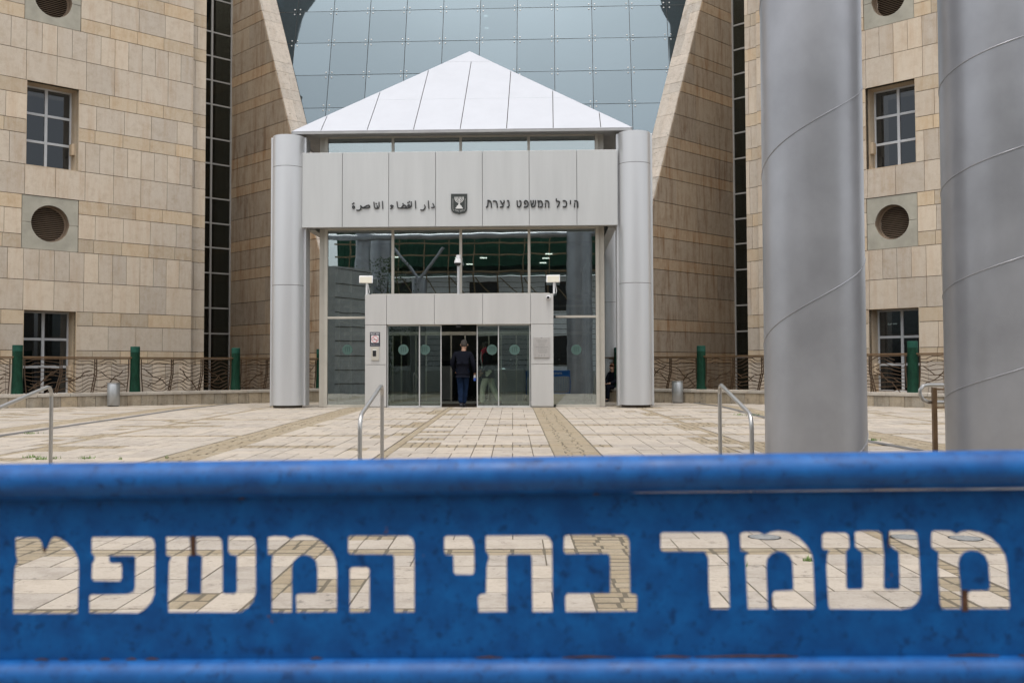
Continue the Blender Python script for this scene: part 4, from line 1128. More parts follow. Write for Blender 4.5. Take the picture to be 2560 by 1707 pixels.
ORn = V((FRc - 26.0, 26.0, 0)); B_ = YX
prs = [sfor(x, ORn, B_) for x in (2275, 1745)]
dR = (prs[1] - prs[0]) / 2
kerbwall('long low wall of mossy stones under the right bronze railing', 'bronze railing of wavy bars with green posts right of the entrance', ORn, B_, -1, prs[0] - 1.4 * dR, prs[1] + 1.35 * dR, [prs[0] - dR, prs[0], prs[0] + dR, prs[1], prs[1] + dR], 23)

# ================================================================== BINS, HANDRAILS, COLUMNS, MANHOLES
def bin_(px, py, lab):
    d = ray(px, py); k_ = (FL - .5) / (d.y - d.x) if px < 1000 else (FRc - .5) / (d.y + d.x); g = d * k_; c = (g.x, g.y); z = zup(g.y)
    t = thing('litter_bin', lab, 'litter bin', (c[0], c[1], z), 'steel litter bins by the low walls')
    MB().tube([(c[0], c[1], z + h) for h in (.03, .04, .64, .65)], [.165, .172, .172, .165], 28).build('bin_body', M['bin'], t, smooth=True)
    MB().tube([(c[0], c[1], z + h) for h in (.652, .675, .68, .655)], [.178, .178, .13, .12], 28, cap=False).build('rim', M['steel'], t, smooth=True)
    MB().cyl(c, .12, z + .60, z + .655, 20).build('opening', M['black'], t)
    MB().cyl(c, .15, z, z + .032, 20).build('foot', M['black'], t)
bin_(283.5, 1014, 'cylindrical steel litter bin by the low wall left of the pavilion')
bin_(1694, 1006.5, 'cylindrical steel litter bin by the low wall right of the pavilion')

def stairrail(x, lab, df=11.3, dn=9.75):
    t = thing('stair_handrail', lab, 'handrail', (x, 10.5, -1.3), 'steel handrails on the steps')
    zf, zn = -.20, -.50
    P = [(x, df, zup(df))] + [(x, df, zf - .12 )]
    arc = lambda pts: pts
    path = [(x, df, zup(df)), (x, df, zf - .10), (x, df - .012, zf - .045), (x, df - .05, zf - .008), (x, df - .11, zf)]
    path += [(x, dn + .10, zn + .05), (x, dn + .04, zn + .01), (x, dn + .01, zn - .05), (x, dn, zn - .12), (x, dn, ZL)]
    MB().tube(path[:2], .0215, 14).build('post', M['steel'], t, smooth=True)
    MB().tube(path[1:], .0215, 14).build('rail', M['steel'], t, smooth=True)
    for y, z in ((df, zup(df)), (dn, ZL)): MB().cyl((x, y), .05, z + .001, z + .012, 20).build('base_flange', M['steel'], t)
stairrail((125 - 1303) / F * 11.3, 'leftmost steel stair handrail, its bar sloping down to the left')
stairrail((955 - 1303) / F * 11.3, 'steel stair handrail in front of the left door pillar')
stairrail((1797 - 1303) / F * 11.3, 'steel stair handrail just left of the nearer grey column')
# looped ramp rail
x = 4.68; y = 11.35
t = thing('ramp_handrail', 'double steel ramp rail ending in a loop between the grey columns', 'handrail', (x, y, -1.1))
MB().box(x - .022, x + .022, y - .03, y + .03, zup(y), -.235).build('post', M['rail'], t, bevel=.004)
def loopP(z0, z1, x0, x1):
    P = [(x1, y + .75, z0 - .03), (x0 + .12, y + .06, z0), (x0 + .04, y + .01, z0 - .01), (x0, y, z0 - .06)]
    P += [(x0, y, z1 + .09), (x0 + .03, y, z1 + .03), (x0 + .10, y + .03, z1), (x1, y + .75, z1 - .05)]
    return P
MB().tube(loopP(-.205, -.40, x - .16, x + 2.6), .0215, 12).build('loop_rail', M['steel'], t, smooth=True)
mb = MB(); mb.tube([(x, y, -.46), (x + .22, y + .02, -.46), (x + .22, y + .06, -.42)], .010, 8); mb.tube([(x, y, -.25), (x + .2, y + .02, -.26), (x + .2, y + .06, -.23)], .010, 8)
mb.build('rail_bracket', M['rail'], t)
MB().box(x + 2.2, x + 2.24, y + .66, y + .70, zup(y), -.26).build('post', M['rail'], t)

def bigcol(cx, cy, r, pitch, z0h, lab, top=9.5, group='grey painted columns of the colonnade', wob=0):
    t = thing('steel_column', lab, 'column', (cx, cy, ZL), group)
    N = 56; mb = MB()
    mb.tube([(cx, cy, z) for z in (ZL, ZL + 3, ZL + 6, top)], [r, r, r, r], N); mb.build('shaft', M['paint'], t, smooth=True)
    # raised spiral weld
    w = MB(); n0 = int((top - ZL) / pitch * 40)
    P = []
    for k in range(n0 + 1):
        a = 2 * math.pi * k / 40 - math.pi; z = z0h + pitch * (k / 40) 
        while False: pass
        P.append((cx + (r + .001) * math.cos(a), cy + (r + .001) * math.sin(a), z))
    P = [p for p in P if ZL + .05 < p[2] < top - .05]
    w.tube(P, .0055, 6); w.build('spiral_weld', M['paint'], t, smooth=True)
cy1 = 9.65; cx1 = (2034 - 1303) / F * cy1 * 1.0
# the weld meets the left edge of column one at py 421 and 848
def weld0(px, py, cy, pitch):
    z = -(py - 919) / F * cy
    while z > ZL - pitch: z -= pitch
    return z
bigcol(cx1, cy1, .474, 1.66, weld0(1908, 848, cy1, 1.66), 'thick grey column with a spiral weld, the one further left')
cy2 = 9.5; cx2 = (2363 + 128 - 1303) / F * cy2
bigcol(cx2, cy2, .480, 1.0, weld0(2358, 725, cy2, 1.0), 'thick grey column with close spiral welds, cut off by the right picture edge')

for (px, py), lab in zip(((1911, 1342), (2268, 1342), (2414, 1345)), ('round iron manhole cover seen through the third letter from the right', 'round iron manhole cover seen through the second letter from the right', 'round iron manhole cover seen through the rightmost letter')):
    g = gp(px, py, ZL); r_ = .145
    t = thing('manhole_cover', lab, 'manhole cover', (g.x, g.y, ZL), 'iron manhole covers in the lower paving')
    MB().cyl((g.x, g.y), r_, ZL - .0, ZL + .002, 36).build('frame_ring', M['black'], t)
    MB().cyl((g.x, g.y), r_ - .015, ZL + .0022, ZL + .0035, 36).build('cover', M['manhole'], t)
    mb = MB()
    for k in range(5): mb.tube([(g.x + .10 * math.cos(a), g.y + .10 * math.sin(a), ZL + .004) for a in [6.2832 * (k + q / 6) / 5 for q in range(6)]], .003, 4)
    mb.build('cover_pattern', M['manhole'], t)

# weeds in the joints
wd = MB(); r2 = random.Random(9)
for (px, py, w_, n_, lo_) in ((78, 1143, .16, 46, 0), (100, 1148, .12, 40, 0), (133, 1147, .10, 30, 0), (215, 1146, .14, 40, 0), (75, 1084, .22, 40, 0), (416, 1145, .05, 10, 0), (1880, 1038, .30, 90, 0), (1850, 1037, .2, 40, 0), (2182, 1101, .13, 40, 0), (2021, 1401, .06, 30, 1), (1862, 1416, .03, 12, 1), (300, 1149, .04, 10, 0)):
    g = gp(px, py, ZL) if lo_ else gup(px, py)
    for _ in range(n_):
        x_, y_ = g.x + r2.gauss(0, w_ / 3), g.y + r2.gauss(0, w_ / 3); zz = ZL if lo_ else zup(y_); a = r2.uniform(0, 6.28); h = r2.uniform(.015, .05); l_ = r2.uniform(.01, .03)
        wd.add([(x_ - .006 * math.sin(a), y_ + .006 * math.cos(a), zz), (x_ + .006 * math.sin(a), y_ - .006 * math.cos(a), zz), (x_ + l_ * math.cos(a), y_ + l_ * math.sin(a), zz + h)], [(0, 1, 2)])
wd.build('weeds', M['weed'], kind='stuff')
# fallen leaves and litter scraps
lf = MB()
for _ in range(60):
    x_, y_ = r2.uniform(-9, 7), r2.uniform(11.5, 26); a = r2.uniform(0, 6.28); z_ = zup(y_) + .006; s_ = r2.uniform(.015, .035)
    lf.add([(x_ + s_ * math.cos(a + k * 1.57), y_ + s_ * .6 * math.sin(a + k * 1.57), z_ + .004 * (k % 2)) for k in range(4)], [(0, 1, 2, 3)])
lf.build('fallen_leaves', M['timber'], kind='stuff')

# ================================================================== CROWD BARRIER
bd = 1.45
bar = thing('crowd_barrier', 'blue steel crowd barrier with Hebrew letters cut through its plate, out of focus in front', 'barrier', (0, bd, ZL))
by = R(-2.2); brl = R(0.86)
bA = (Matrix.Rotation(by, 3, 'Z') @ Matrix.Rotation(-brl, 3, 'Y')) @ V((1, 0, 0))
bB = (UP - bA * bA.z).normalized()
BF = Fr(hit(1280, 1440, V((0, bd, 0)), V((-math.sin(by), math.cos(by), 0))), bA, bB)
def bz(py): return BF.px(1280, py)[1]
XL, XR = -1.12, 1.12
tt_, tb = bz(1142), bz(1234); pt, pb = bz(1236), bz(1640); lt, lb = bz(1643), bz(1728)
rt = (tt_ - tb) / 2; rl_ = (lt - lb) / 2
MB().tube([BF.p(XL, (tt_ + tb) / 2), BF.p(XR, (tt_ + tb) / 2)], rt, 28).build('top_tube', M['blue_tube'], bar, smooth=True)
MB().tube([BF.p(XL, (lt + lb) / 2), BF.p(XR, (lt + lb) / 2)], rl_, 28).build('lower_tube', M['blue_tube'], bar, smooth=True)
S1_, S2_, S3_, S4_ = zoomed(0, 1310, 660 / 2352), zoomed(640, 1310, 660 / 2352), zoomed(1180, 1310, 660 / 2352), zoomed(1800, 1310, 760 / 2352)
HOLES = [
 (S1_, [(135, 130), (150, 118), (320, 118), (350, 125), (375, 160), (385, 215), (400, 240), (420, 215), (440, 165), (460, 125), (490, 110), (530, 120), (590, 155), (640, 205), (680, 260), (700, 320), (705, 390), (695, 780), (690, 795), (115, 795), (118, 600), (130, 380), (155, 330), (140, 270)]),
 (S1_, [(825, 112), (1340, 112), (1370, 135), (1382, 180), (1378, 620), (1350, 690), (1290, 755), (1230, 790), (795, 790), (795, 640), (815, 625), (1140, 620), (1190, 600), (1200, 560), (1205, 300), (1190, 280), (975, 280), (975, 330), (1000, 345), (1080, 345), (1088, 370), (1088, 480), (1070, 508), (830, 505), (815, 480), (820, 350), (840, 320), (840, 285), (815, 260), (815, 130)]),
 (S1_, [(1480, 112), (1690, 112), (1703, 265), (1672, 285), (1665, 615), (1790, 620), (1800, 285), (1748, 265), (1745, 112), (1950, 112), (1978, 140), (1985, 260), (1985, 600), (2000, 615), (2090, 615), (2110, 600), (2110, 280), (2050, 270), (2032, 240), (2035, 108), (2240, 108), (2270, 130), (2280, 200), (2280, 600), (2260, 680), (2210, 740), (2140, 785), (1500, 785), (1495, 700), (1505, 340), (1525, 290), (1480, 275)]),
 (S2_, [(105, 118), (150, 105), (270, 108), (310, 132), (350, 110), (420, 98), (500, 108), (570, 140), (640, 195), (690, 260), (715, 330), (722, 420), (720, 780), (360, 785), (355, 640), (375, 618), (530, 615), (545, 600), (548, 400), (535, 330), (490, 285), (430, 270), (380, 285), (335, 330), (320, 390), (322, 775), (310, 785), (140, 785), (140, 400), (145, 300), (155, 275), (105, 270)]),
 (S2_, [(822, 112), (850, 100), (1360, 102), (1395, 125), (1410, 180), (1412, 780), (1235, 785), (1230, 290), (1215, 268), (840, 265), (820, 245)]),
 (S2_, [(835, 400), (860, 380), (990, 380), (1012, 400), (1012, 780), (835, 785)]),
 (S2_, [(1678, 115), (1700, 103), (1890, 103), (1925, 130), (1943, 200), (1945, 420), (1930, 448), (1780, 448), (1762, 425), (1758, 275), (1690, 270), (1678, 245)]),
 (S3_, [(122, 112), (140, 100), (650, 98), (690, 120), (712, 170), (718, 780), (540, 780), (533, 290), (520, 268), (320, 268), (308, 290), (310, 780), (60, 782), (52, 650), (75, 622), (125, 615), (132, 370), (150, 300), (148, 270), (122, 240)]),
 (S3_, [(822, 108), (850, 95), (1350, 92), (1385, 112), (1402, 160), (1408, 600), (1420, 618), (1460, 622), (1470, 650), (1468, 775), (835, 780), (830, 640), (850, 615), (1225, 612), (1232, 590), (1230, 285), (1210, 262), (835, 262), (818, 240)]),
 (S3_, [(1680, 85), (1700, 72), (2220, 72), (2262, 100), (2280, 160), (2295, 740), (2280, 755), (2125, 755), (2110, 600), (2105, 300), (2075, 242), (1700, 242), (1680, 220)]),
 (S4_, [(155, 72), (190, 58), (300, 62), (345, 82), (390, 60), (450, 50), (530, 62), (610, 105), (670, 165), (710, 230), (720, 300), (735, 640), (725, 655), (412, 655), (405, 540), (420, 515), (560, 508), (568, 480), (560, 290), (540, 245), (500, 215), (450, 208), (400, 225), (365, 265), (358, 320), (370, 655), (215, 655), (200, 350), (195, 250), (215, 215), (160, 205)]),
 (S4_, [(790, 80), (820, 62), (970, 65), (995, 85), (1002, 150), (1000, 185), (975, 210), (978, 490), (990, 502), (1095, 500), (1105, 480), (1100, 215), (1065, 190), (1045, 170), (1042, 60), (1080, 50), (1220, 50), (1252, 75), (1262, 180), (1270, 230), (1268, 490), (1280, 502), (1385, 500), (1390, 480), (1382, 210), (1340, 185), (1312, 150), (1310, 50), (1490, 48), (1525, 70), (1535, 150), (1555, 540), (1530, 600), (1480, 645), (1410, 658), (850, 655), (838, 620), (822, 330), (830, 230), (845, 200), (800, 195), (790, 170)]),
 (S4_, [(1635, 60), (1660, 48), (1780, 52), (1825, 75), (1870, 55), (1930, 45), (2010, 60), (2090, 100), (2160, 165), (2205, 235), (2222, 310), (2245, 640), (2235, 655), (1918, 655), (1915, 535), (1935, 512), (2075, 508), (2088, 480), (2075, 300), (2050, 240), (2000, 208), (1940, 200), (1890, 215), (1855, 255), (1845, 310), (1865, 500), (1868, 655), (1715, 655), (1700, 600), (1685, 300), (1690, 215), (1640, 180), (1632, 150)])]
cu = bpy.data.curves.new('letter_plate', 'CURVE'); cu.dimensions = '2D'; cu.fill_mode = 'BOTH'; cu.extrude = .0012
def spl(pts):
    s_ = cu.splines.new('POLY'); s_.points.add(len(pts) - 1); s_.use_cyclic_u = True
    for i, (x, y) in enumerate(pts): s_.points[i].co = (x, y, 0, 1)
spl([(XL + .03, pb - .006), (XR - .03, pb - .004), (XR - .03, pt - .0025), (.18, pt + .0005), (.10, pt + .006), (XL + .03, pt + .008)])
for cv, pts in HOLES: spl([BF.px(*cv(p)) for p in pts])
co = bpy.data.objects.new('letter_plate', cu); C.objects.link(co)
dg = bpy.context.evaluated_depsgraph_get(); me = bpy.data.meshes.new_from_object(co.evaluated_get(dg))
bpy.data.objects.remove(co)
Mx = Matrix((BF.A, BF.B, BF.N)).transposed().to_4x4(); Mx.translation = BF.O; me.transform(Mx)
plate = bpy.data.objects.new('letter_plate', me); C.objects.link(plate); me.materials.clear(); me.materials.append(M['blue']); adopt(plate, bar)
plate['label'] = 'blue plate with the Hebrew words cut out'
# rusty ties left between the letter parts
for cv, p0, p1, w_ in ((S1_, (1722, 118), (1726, 262), .0075), (S4_, (1890, 520), (1892, 652), .0085), (S1_, (398, 215), (403, 240), .004), (S4_, (400, 570), (402, 640), .002), (S4_, (1302, 60), (1304, 175), .002)):
    a, b = BF.px(*cv(p0)), BF.px(*cv(p1)); MB().bar([a, b], w_, .0006, BF, .0014).build('rusty_tie', M['rust'], bar)
# weld spots and seam rust along the plate edges
mb = MB(); r2 = random.Random(4)
for i in range(22):
    a = r2.uniform(XL + .1, XR - .1); e = r2.random() < .75; b = pb if e else pt; L = r2.uniform(.006, .04) if a < .05 or not e else r2.uniform(.03, .16)
    mb.tube([BF.p(a, b - .001, .004), BF.p(a + L / 2, b + .0005, .0045), BF.p(a + L, b - .001, .004)], [.0008, .0016, .0008], 6)
mb.build('weld_rust', M['rust'], bar, kind='stuff')
# ends, feet and the mesh below
zb2 = BF.loc(V((0, bd, ZL + .17)))[1]
for x in (XL, XR):
    MB().tube([BF.p(x, (tt_ + tb) / 2), BF.p(x, zb2 - .02)], rt * .9, 18).build('end_tube', M['blue'], bar, smooth=True)
    P = BF.p(x, zb2); MB().tube([(P.x, P.y - .28, ZL + .012), (P.x, P.y - .24, ZL + .02), (P.x, P.y, ZL + .15), (P.x, P.y + .24, ZL + .02), (P.x, P.y + .28, ZL + .012)], .012, 8).build('foot', M['blue'], bar, smooth=True)
MB().tube([BF.p(XL, zb2), BF.p(XR, zb2)], rt * .8, 18).build('bottom_tube', M['blue'], bar, smooth=True)
for k in range(1, 19):
    x = XL + (XR - XL) * k / 19; MB().tube([BF.p(x, lb + .01), BF.p(x, zb2)], .005, 8).build('mesh_rod', M['blue'], bar)

# ================================================================== PEOPLE
def skinned(name, joints, edges, mat, parent, sub=2, root=0):
    me = bpy.data.meshes.new(name); bm = bmesh.new(); lay = bm.verts.layers.skin.verify(); vs = []
    for k, (p, r) in enumerate(joints):
        v = bm.verts.new(p); v[lay].radius = (r, r) if not isinstance(r, tuple) else r; v[lay].use_root = (k == root); vs.append(v)
    for a, b in edges: bm.edges.new((vs[a], vs[b]))
    bm.to_mesh(me); bm.free(); o = bpy.data.objects.new(name, me); C.objects.link(o)
    m = o.modifiers.new('skin', 'SKIN'); m.use_smooth_shade = True; m.branch_smoothing = .6
    s_ = o.modifiers.new('sub', 'SUBSURF'); s_.levels = sub; s_.render_levels = sub
    me.materials.append(mat); adopt(o, parent); return o
def person(lab, place, face, J, cloth, hair, height=1.75, extras=None):
    """J: joint positions in metres, x right, y forward, z up from the feet; face: heading"""
    t = thing('person', lab, 'person', place)
    Rz = Matrix.Rotation(face, 3, 'Z'); k = height / 1.75
    w = lambda p: V(place) + Rz @ (V(p) * k)
    j = {n: w(p) for n, p in J.items()}
    mid_ = lambda a, b, f=.5: a.lerp(b, f)
    names = ['pelvis', 'waist', 'chest', 'neck', 'head0', 'head1', 'sl', 'el', 'wl', 'hl', 'sr', 'er', 'wr', 'hr', 'hipl', 'kl', 'al', 'tl', 'hipr', 'kr', 'ar', 'tr']
    rad = [.11, .11, .125, .055, .075, .088, .045, .038, .03, .035, .045, .038, .03, .035, .075, .05, .034, .03, .075, .05, .034, .03]
    ed = [(0, 1), (1, 2), (2, 3), (3, 4), (4, 5), (2, 6), (6, 7), (7, 8), (8, 9), (2, 10), (10, 11), (11, 12), (12, 13), (0, 14), (14, 15), (15, 16), (16, 17), (0, 18), (18, 19), (19, 20), (20, 21)]
    skinned('body', [(j[n], r * k) for n, r in zip(names, rad)], ed, M['skin'], t)
    # fingers and thumb rooted in the palm
    for s_, wn, hn in ((-1, 'wl', 'hl'), (1, 'wr', 'hr')):
        d = (j[hn] - j[wn]).normalized(); sd_ = (Rz @ V((0, 1, 0))); sd_ = (sd_ - d * sd_.dot(d)).normalized(); inn_ = d.cross(sd_) * (-s_)
        for q in range(4):
            r0 = j[hn] + sd_ * (.03 - .02 * q) * k; L = (.075, .085, .08, .062)[q] * k
            MB().tube([r0, r0 + d * L * .5, r0 + d * L * .85 + inn_ * .02, r0 + d * L + inn_ * .045], [.010, .009, .008, .006], 8).build('finger', M['skin'], t, smooth=True)
        r0 = j[wn].lerp(j[hn], .6) + sd_ * .025; MB().tube([r0, r0 + (d + sd_).normalized() * .045, r0 + d * .075 + sd_ * .045], [.012, .011, .008], 8).build('thumb', M['skin'], t, smooth=True)
    top, bot = cloth
    up_ = [('pelvis', (.185, .17)), ('waist', (.175, .155)), ('chest', (.19, .155)), ('neck', .075), ('sl', .102), ('el', .074), ('wl', .055), ('sr', .102), ('er', .074), ('wr', .055)]
    low = j['pelvis'] + V((0, 0, -.09 * k))
    if top:
        js = [(j[n], tuple(x * k for x in r) if isinstance(r, tuple) else r * k) for n, r in up_] + [(low, (.185 * k, .17 * k))]
        js[3] = (mid_(j['chest'], j['neck'], .85), .075 * k)
        skinned('jacket', js, [(0, 1), (1, 2), (2, 3), (2, 4), (4, 5), (5, 6), (2, 7), (7, 8), (8, 9), (0, 10)], M[top], t)
    js = [(j['pelvis'], .12 * k), (j['hipl'], .100 * k), (j['kl'], .088 * k), (j['al'] - V((0, 0, .02)), .074 * k), (j['hipr'], .100 * k), (j['kr'], .088 * k), (j['ar'] - V((0, 0, .02)), .074 * k)]
    skinned('trousers', js, [(0, 1), (1, 2), (2, 3), (0, 4), (4, 5), (5, 6)], M[bot], t)
    for a, b in (('al', 'tl'), ('ar', 'tr')):
        hd = (j[b] - j[a]); hd.z = 0; hd = hd.normalized() if hd.length > .01 else Rz @ V((0, 1, 0))
        g = V((j[a].x, j[a].y, min(j[b].z, j[a].z - .02)))
        skinned('shoe', [(g - hd * .05 * k + V((0, 0, .015)), .052 * k), (g + hd * .07 * k, .054 * k), (g + hd * .19 * k - V((0, 0, .004)), .042 * k)], [(0, 1), (1, 2)], M['shoe'], t, 1)
    # hair cap, ears, nose
    hc = mid_(j['head0'], j['head1'], .75); f_ = Rz @ V((0, 1, 0)); rt_ = Rz @ V((1, 0, 0))
    hm = bmesh.new(); bmesh.ops.create_icosphere(hm, subdivisions=3, radius=1)
    for v in hm.verts:
        p = v.co.copy(); n_ = math.sin(p.x * 23) * math.sin(p.y * 19) * math.sin(p.z * 27) * .025
        s_ = 1 + n_
        v.co = hc + rt_ * p.x * .088 * k * s_ + f_ * (p.y * .104 * k * s_ - .016 * k) + V((0, 0, p.z * .112 * k * s_ + .022 * k))
    bmesh.ops.delete(hm, geom=[v for v in hm.verts if (v.co - hc).dot(f_) > .045 * k and (v.co - hc).z < .06 * k or (v.co - hc).z < -.07 * k], context='VERTS')
    me = bpy.data.meshes.new('hair'); hm.to_mesh(me); hm.free(); o = bpy.data.objects.new('hair', me); C.objects.link(o); me.materials.append(M[hair]); adopt(o, t)
    me.polygons.foreach_set('use_smooth', [True] * len(me.polygons))
    mb = MB()
    for s_ in (-1, 1): e_ = hc + rt_ * s_ * .088 * k - V((0, 0, .012)); mb.tube([e_ + V((0, 0, .028)), e_ + rt_ * s_ * .012, e_ - V((0, 0, .028))], [.006, .013, .006], 8)
    n_ = hc + f_ * .088 * k; mb.tube([n_ + V((0, 0, .02)), n_ + f_ * .022 - V((0, 0, .012)), n_ - V((0, 0, .02))], [.006, .013, .005], 8)
    mb.build('face_features', M['skin'], t, smooth=True)
    return t, j
mx_, my_ = U(1157, .22, 1000), .22
base1 = pp(mx_, my_, GZ + .012)
J1 = dict(pelvis=(0, 0, .95), waist=(0, .0, 1.08), chest=(.01, .01, 1.33), neck=(.02, .02, 1.50), head0=(.03, .04, 1.57), head1=(.035, .05, 1.665),
          sl=(-.185, .01, 1.41), el=(-.29, .02, 1.13), wl=(-.20, .16, .92), hl=(-.17, .20, .88),
          sr=(.20, .01, 1.40), er=(.28, -.01, 1.12), wr=(.31, .10, .88), hr=(.31, .13, .81),
          hipl=(-.09, 0, .90), kl=(-.06, .03, .50), al=(-.04, -.06, .09), tl=(-.04, .08, .035),
          hipr=(.09, 0, .90), kr=(.06, .14, .51), ar=(.02, .10, .09), tr=(.04, .26, .035))
p1, j1 = person('man in a dark jacket and blue jeans walking in through the open sliding doors', base1, PA, J1, ('jacket', 'jeans'), 'grey_hair', 1.76)
hd_ = j1['hr'] + V((.0, -.02, -.045))
bt = thing('plastic_bottle', 'blue and white bottle held in the right hand of the man in jeans', 'bottle', hd_)
MB().tube([hd_ + V((0, 0, z)) for z in (-.09, -.085, -.01)], [.03, .037, .037], 14).build('bottle_bottom', M['bottle_blue'], bt, smooth=True)
MB().tube([hd_ + V((0, 0, z)) for z in (-.009, .05, .075, .095)], [.0375, .036, .016, .015], 14).build('bottle_top', M['white_plastic'], bt, smooth=True)
base2 = pp(U(1222, .8, 1000), .8, GZ + .012)
J2 = dict(pelvis=(0, 0, .93), waist=(0, .02, 1.06), chest=(0, .05, 1.31), neck=(0, .08, 1.47), head0=(0, .11, 1.54), head1=(0, .13, 1.63),
          sl=(-.19, .05, 1.39), el=(-.25, -.02, 1.11), wl=(-.22, .12, .90), hl=(-.22, .17, .85),
          sr=(.19, .05, 1.39), er=(.25, .02, 1.11), wr=(.22, .20, .96), hr=(.21, .26, .94),
          hipl=(-.09, 0, .88), kl=(-.10, .14, .50), al=(-.10, .16, .09), tl=(-.10, .30, .035),
          hipr=(.09, 0, .88), kr=(.09, -.08, .50), ar=(.09, -.30, .12), tr=(.09, -.18, .035))
p2, j2 = person('man in khaki trousers and red headscarf walking left behind the right sliding door', base2, R(75), J2, ('jacket', 'khaki'), 'grey_hair', 1.74)
h2 = j2['neck']; sc_ = MB()
for dx, L, r0 in ((-.09, .34, .045), (-.05, .22, .04)):
    P = [h2 + V((.02, -.10, .09)), h2 + V((dx, -.13, .02)), h2 + V((dx - .015, -.15, -L * .5)), h2 + V((dx - .01, -.14, -L))]
    sc_.tube(P, [.05, r0, r0 * .9, .012], 10)
sc_.tube([h2 + V((.10 * math.cos(a), .11 * math.sin(a), .02 + .02 * math.sin(2 * a))) for a in [R(q) for q in range(0, 361, 30)]], .035, 8)
sc_.build('scarf', M['scarf_red'], p2, smooth=True)
mb = MB(); mb.tube([h2 + V((-.11, -.16, .0)), h2 + V((-.13, -.175, -.17)), h2 + V((-.10, -.165, -.36)), h2 + V((-.10, -.165, -.44))], [.012, .018, .01, .02], 8); mb.build('scarf_fringe', M['scarf_white'], p2, smooth=True)
# seated person half hidden behind the right pavilion column
f = Fr(ORn, B_, UP); f = Fr(ORn, -B_, UP)
s_, _ = f.px(1527, 950); b3 = f.p(s_, 0, .05); b3.z = zup(b3.y)
J3 = dict(pelvis=(0, -.22, .50), waist=(0, -.24, .63), chest=(0, -.20, .88), neck=(0, -.16, 1.04), head0=(0, -.13, 1.10), head1=(0, -.11, 1.19),
          sl=(-.17, -.19, .96), el=(-.22, -.10, .70), wl=(-.12, .14, .62), hl=(-.07, .20, .60),
          sr=(.17, -.19, .96), er=(.22, -.10, .70), wr=(.12, .14, .62), hr=(.07, .20, .60),
          hipl=(-.09, -.16, .50), kl=(-.11, .24, .50), al=(-.11, .26, .09), tl=(-.11, .40, .035),
          hipr=(.09, -.16, .50), kr=(.11, .24, .50), ar=(.11, .26, .09), tr=(.11, .40, .035))
person('person with reddish hair in black sitting on the low wall behind the right pavilion column', b3, math.atan2(-f.N.x, f.N.y), J3, ('jacket', 'jacket'), 'brown_hair', 1.70)

# ================================================================== ACROSS THE STREET (seen only mirrored in the pavilion glass)
bb = thing('building_site', 'white clad building with green shuttering and timber scaffold mirrored in the glass', 'building', (6, -16, ZL))
BX0, BX1, BY = -14.0, 30.0, -15.0
wb = MB(); wb.box(BX0, BX1, BY - 8, BY, -4.2, 6.3); wb_ = wb.build('wall', M['white_siding'], bb)
lines = MB()
for k in range(22): lines.box(BX0, BX1, BY, BY + .012, -1.3 + k * .36, -1.27 + k * .36)
lines.build('cladding_joints', M['joint'], wb_)
for k in range(8):
    for zz in (.3, 4.0):
        x = BX0 + 3 + k * 5.2
        fm = MB(); fm.box(x - .1, x + 1.9, BY - .02, BY + .03, zz - .1, zz + 1.9); w_ = fm.build('window', M['joint'], bb)
        for q in (0, 1): MB().box(x + q * .92, x + q * .92 + .86, BY + .031, BY + .036, zz, zz + 1.8).build('pane', M['black'], w_)
gs = MB(); gs.box(BX0 - 1, BX1, BY - 7, BY + .6, 7.0, 11.0); gsh = gs.build('shuttering', M['shutter_green'], bb)
rb_ = MB()
for k in range(110): rb_.box(BX0 - 1 + k * .4, BX0 - .93 + k * .4, BY + .6, BY + .68, 7.0, 11.0)
rb_.build('shutter_ribs', M['shutter_green'], gsh)
sfm = MB(); r2 = random.Random(8)
for z_, y_ in ((6.5, 1.4), (7.6, 1.5), (8.4, 1.5)): sfm.box(BX0 - 1, BX1, BY + y_ - (.7 if z_ == 6.5 else .06), BY + y_, z_, z_ + .10)
for k in range(26):
    x = BX0 + k * 1.7; sfm.tube([(x, BY + .05, 4.6), (x + r2.uniform(-.2, .2), BY + 1.45, 6.5)], .05, 6); sfm.tube([(x, BY + 1.45, 6.3), (x + .1, BY + 1.5, 8.8)], .045, 6)
    sfm.tube([(x, BY + .1, 6.2), (x + 1.3, BY + 1.3, 4.3 + r2.uniform(0, 1))], .04, 6)
sfm.build('scaffold', M['timber'], bb)
lw = tag(MB().box(-30, 30, -12.4, -12.0, ZL, -.2).build('street_wall', M['wing_grey']), 'low pale wall across the street, mirrored in the doors', 'wall')
sw = thing('stone_block', 'grey stone block with long joints mirrored in the left window of the pavilion', 'building', (-16, -3, ZL))
MB().prism([(-24, -12, ZL), (-13.5, -12, ZL), (-9.2, 2, ZL), (-10.5, 4.5, ZL), (-24, 4.5, ZL)], (0, 0, 6.6)).build('wall', M['wing_grey'], sw)
mb = MB(); r2 = random.Random(2)
for a, b in (((-13.5, -12), (-9.2, 2)), ((-9.2, 2), (-10.5, 4.5))):
    for z in [ZL + .7 + .72 * k for k in range(9)]:
        d_ = V((b[0] - a[0], b[1] - a[1], 0)).normalized(); n_ = V((d_.y, -d_.x, 0)) * .02
        mb.prism([(a[0], a[1], z), (b[0], b[1], z), (b[0] + n_.x, b[1] + n_.y, z), (a[0] + n_.x, a[1] + n_.y, z)], (0, 0, .03))
mb.build('long_joints', M['joint'], sw)
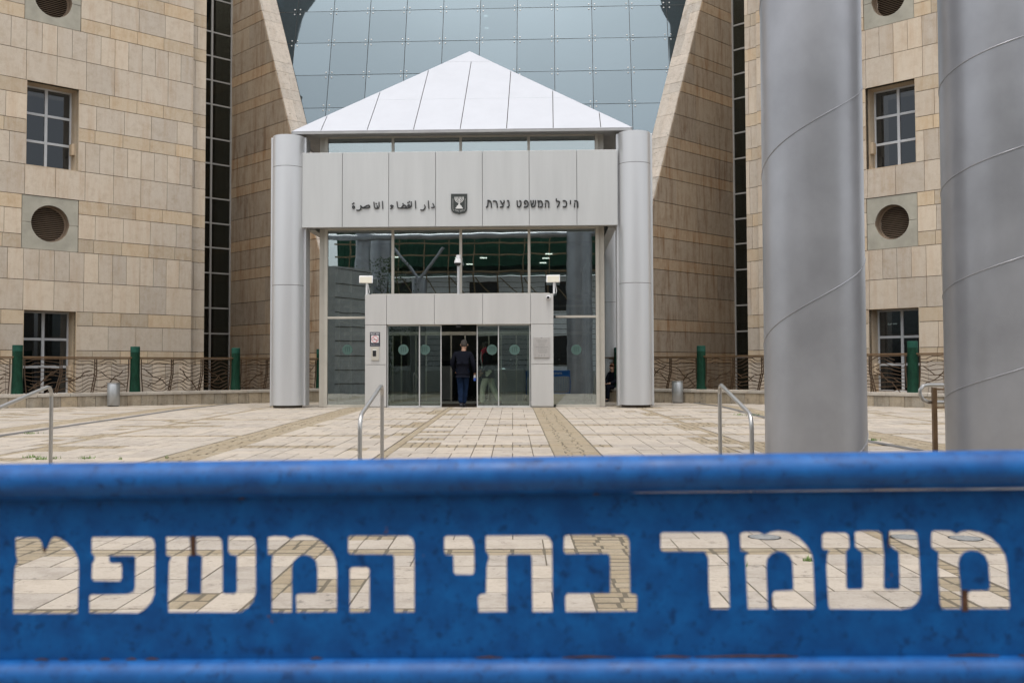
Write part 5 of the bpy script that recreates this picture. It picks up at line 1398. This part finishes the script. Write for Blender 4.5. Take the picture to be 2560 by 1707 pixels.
# more columns of the colonnade, with a ring beam and struts
def mirrored(px, y):
    """where something standing at depth y behind the viewer shows at picture column px in the pavilion glass"""
    n_ = V((-pv.x, -pv.y, 0)); q0 = PC + pv * GV; lo_, hi_ = -40.0, 40.0
    for _ in range(50):
        x = (lo_ + hi_) / 2; P = V((x, y, 0)); m_ = P - n_ * 2 * (P - q0).dot(n_)
        if 1303 + F * m_.x / m_.y > px: hi_ = x
        else: lo_ = x
    return x
for (x, y, tp, r_, lab) in ((mirrored(907, -4), -4, 9.4, .46, 'tall grey column mirrored left of the door header'), (mirrored(952, -7), -7, 8.9, .62, 'broad grey column mirrored in the second window'), (mirrored(1047, -9), -9, 5.6, .47, 'shorter grey column with forked struts on top, mirrored'), (mirrored(1449, -3), -3, 9.4, .72, 'broad grey column mirrored in the right window')):
    t = thing('steel_column', lab, 'column', (x, y, ZL), 'grey painted columns of the colonnade')
    MB().tube([(x, y, ZL), (x, y, tp)], r_, 40).build('shaft', M['paint'], t, smooth=True)
    MB().cyl((x, y), r_ + .06, ZL + .001, ZL + .03, 40).build('base_plate', M['paint'], t)
    mb = MB()
    for s_ in (-1, 1): mb.tube([(x, y, tp), (x + s_ * 1.6, y, tp + 2.0)], .09, 8)
    mb.build('strut', M['paint'], t)
tb_ = thing('ring_beam', 'grey tubular beam of the colonnade mirrored across the top windows', 'beam', (0, -4, 7.5))
MB().tube([(-22, -2, 7.4), (-10, -3.6, 7.6), (0, -4.2, 7.7), (10, -3.6, 7.8), (22, -2, 7.8)], .17, 10).build('beam', M['paint'], tb_, smooth=True)
# a tree beside the stone block
tr_ = thing('tree', 'thin leafy tree beside the stone block, mirrored in the left window', 'tree', (-8.9, 1, ZL))
MB().tube([(-8.9, -1, ZL), (-8.8, -1, 1), (-9.0, -1.1, 3.4), (-8.8, -1, 5.5)], [.13, .11, .08, .04], 8).build('trunk', M['bark'], tr_, smooth=True)
lv = MB(); r2 = random.Random(12)
for _ in range(1800):
    a, b_, c_ = r2.gauss(0, .75), r2.gauss(0, .75), r2.uniform(.0, 6.4); x, y, z = -8.9 + a * (1.1 - abs(c_ - 3.4) / 6), -1 + b_ * .8, ZL + 1.2 + c_
    u = V((r2.uniform(-1, 1), r2.uniform(-1, 1), r2.uniform(-1, 1))).normalized(); w_ = u.orthogonal().normalized(); s_ = r2.uniform(.05, .10); p = V((x, y, z))
    lv.add([p + u * s_, p + w_ * s_ * .5, p - u * s_, p - w_ * s_ * .5], [(0, 1, 2, 3)])
lv.build('crown', M['leaf'], tr_)
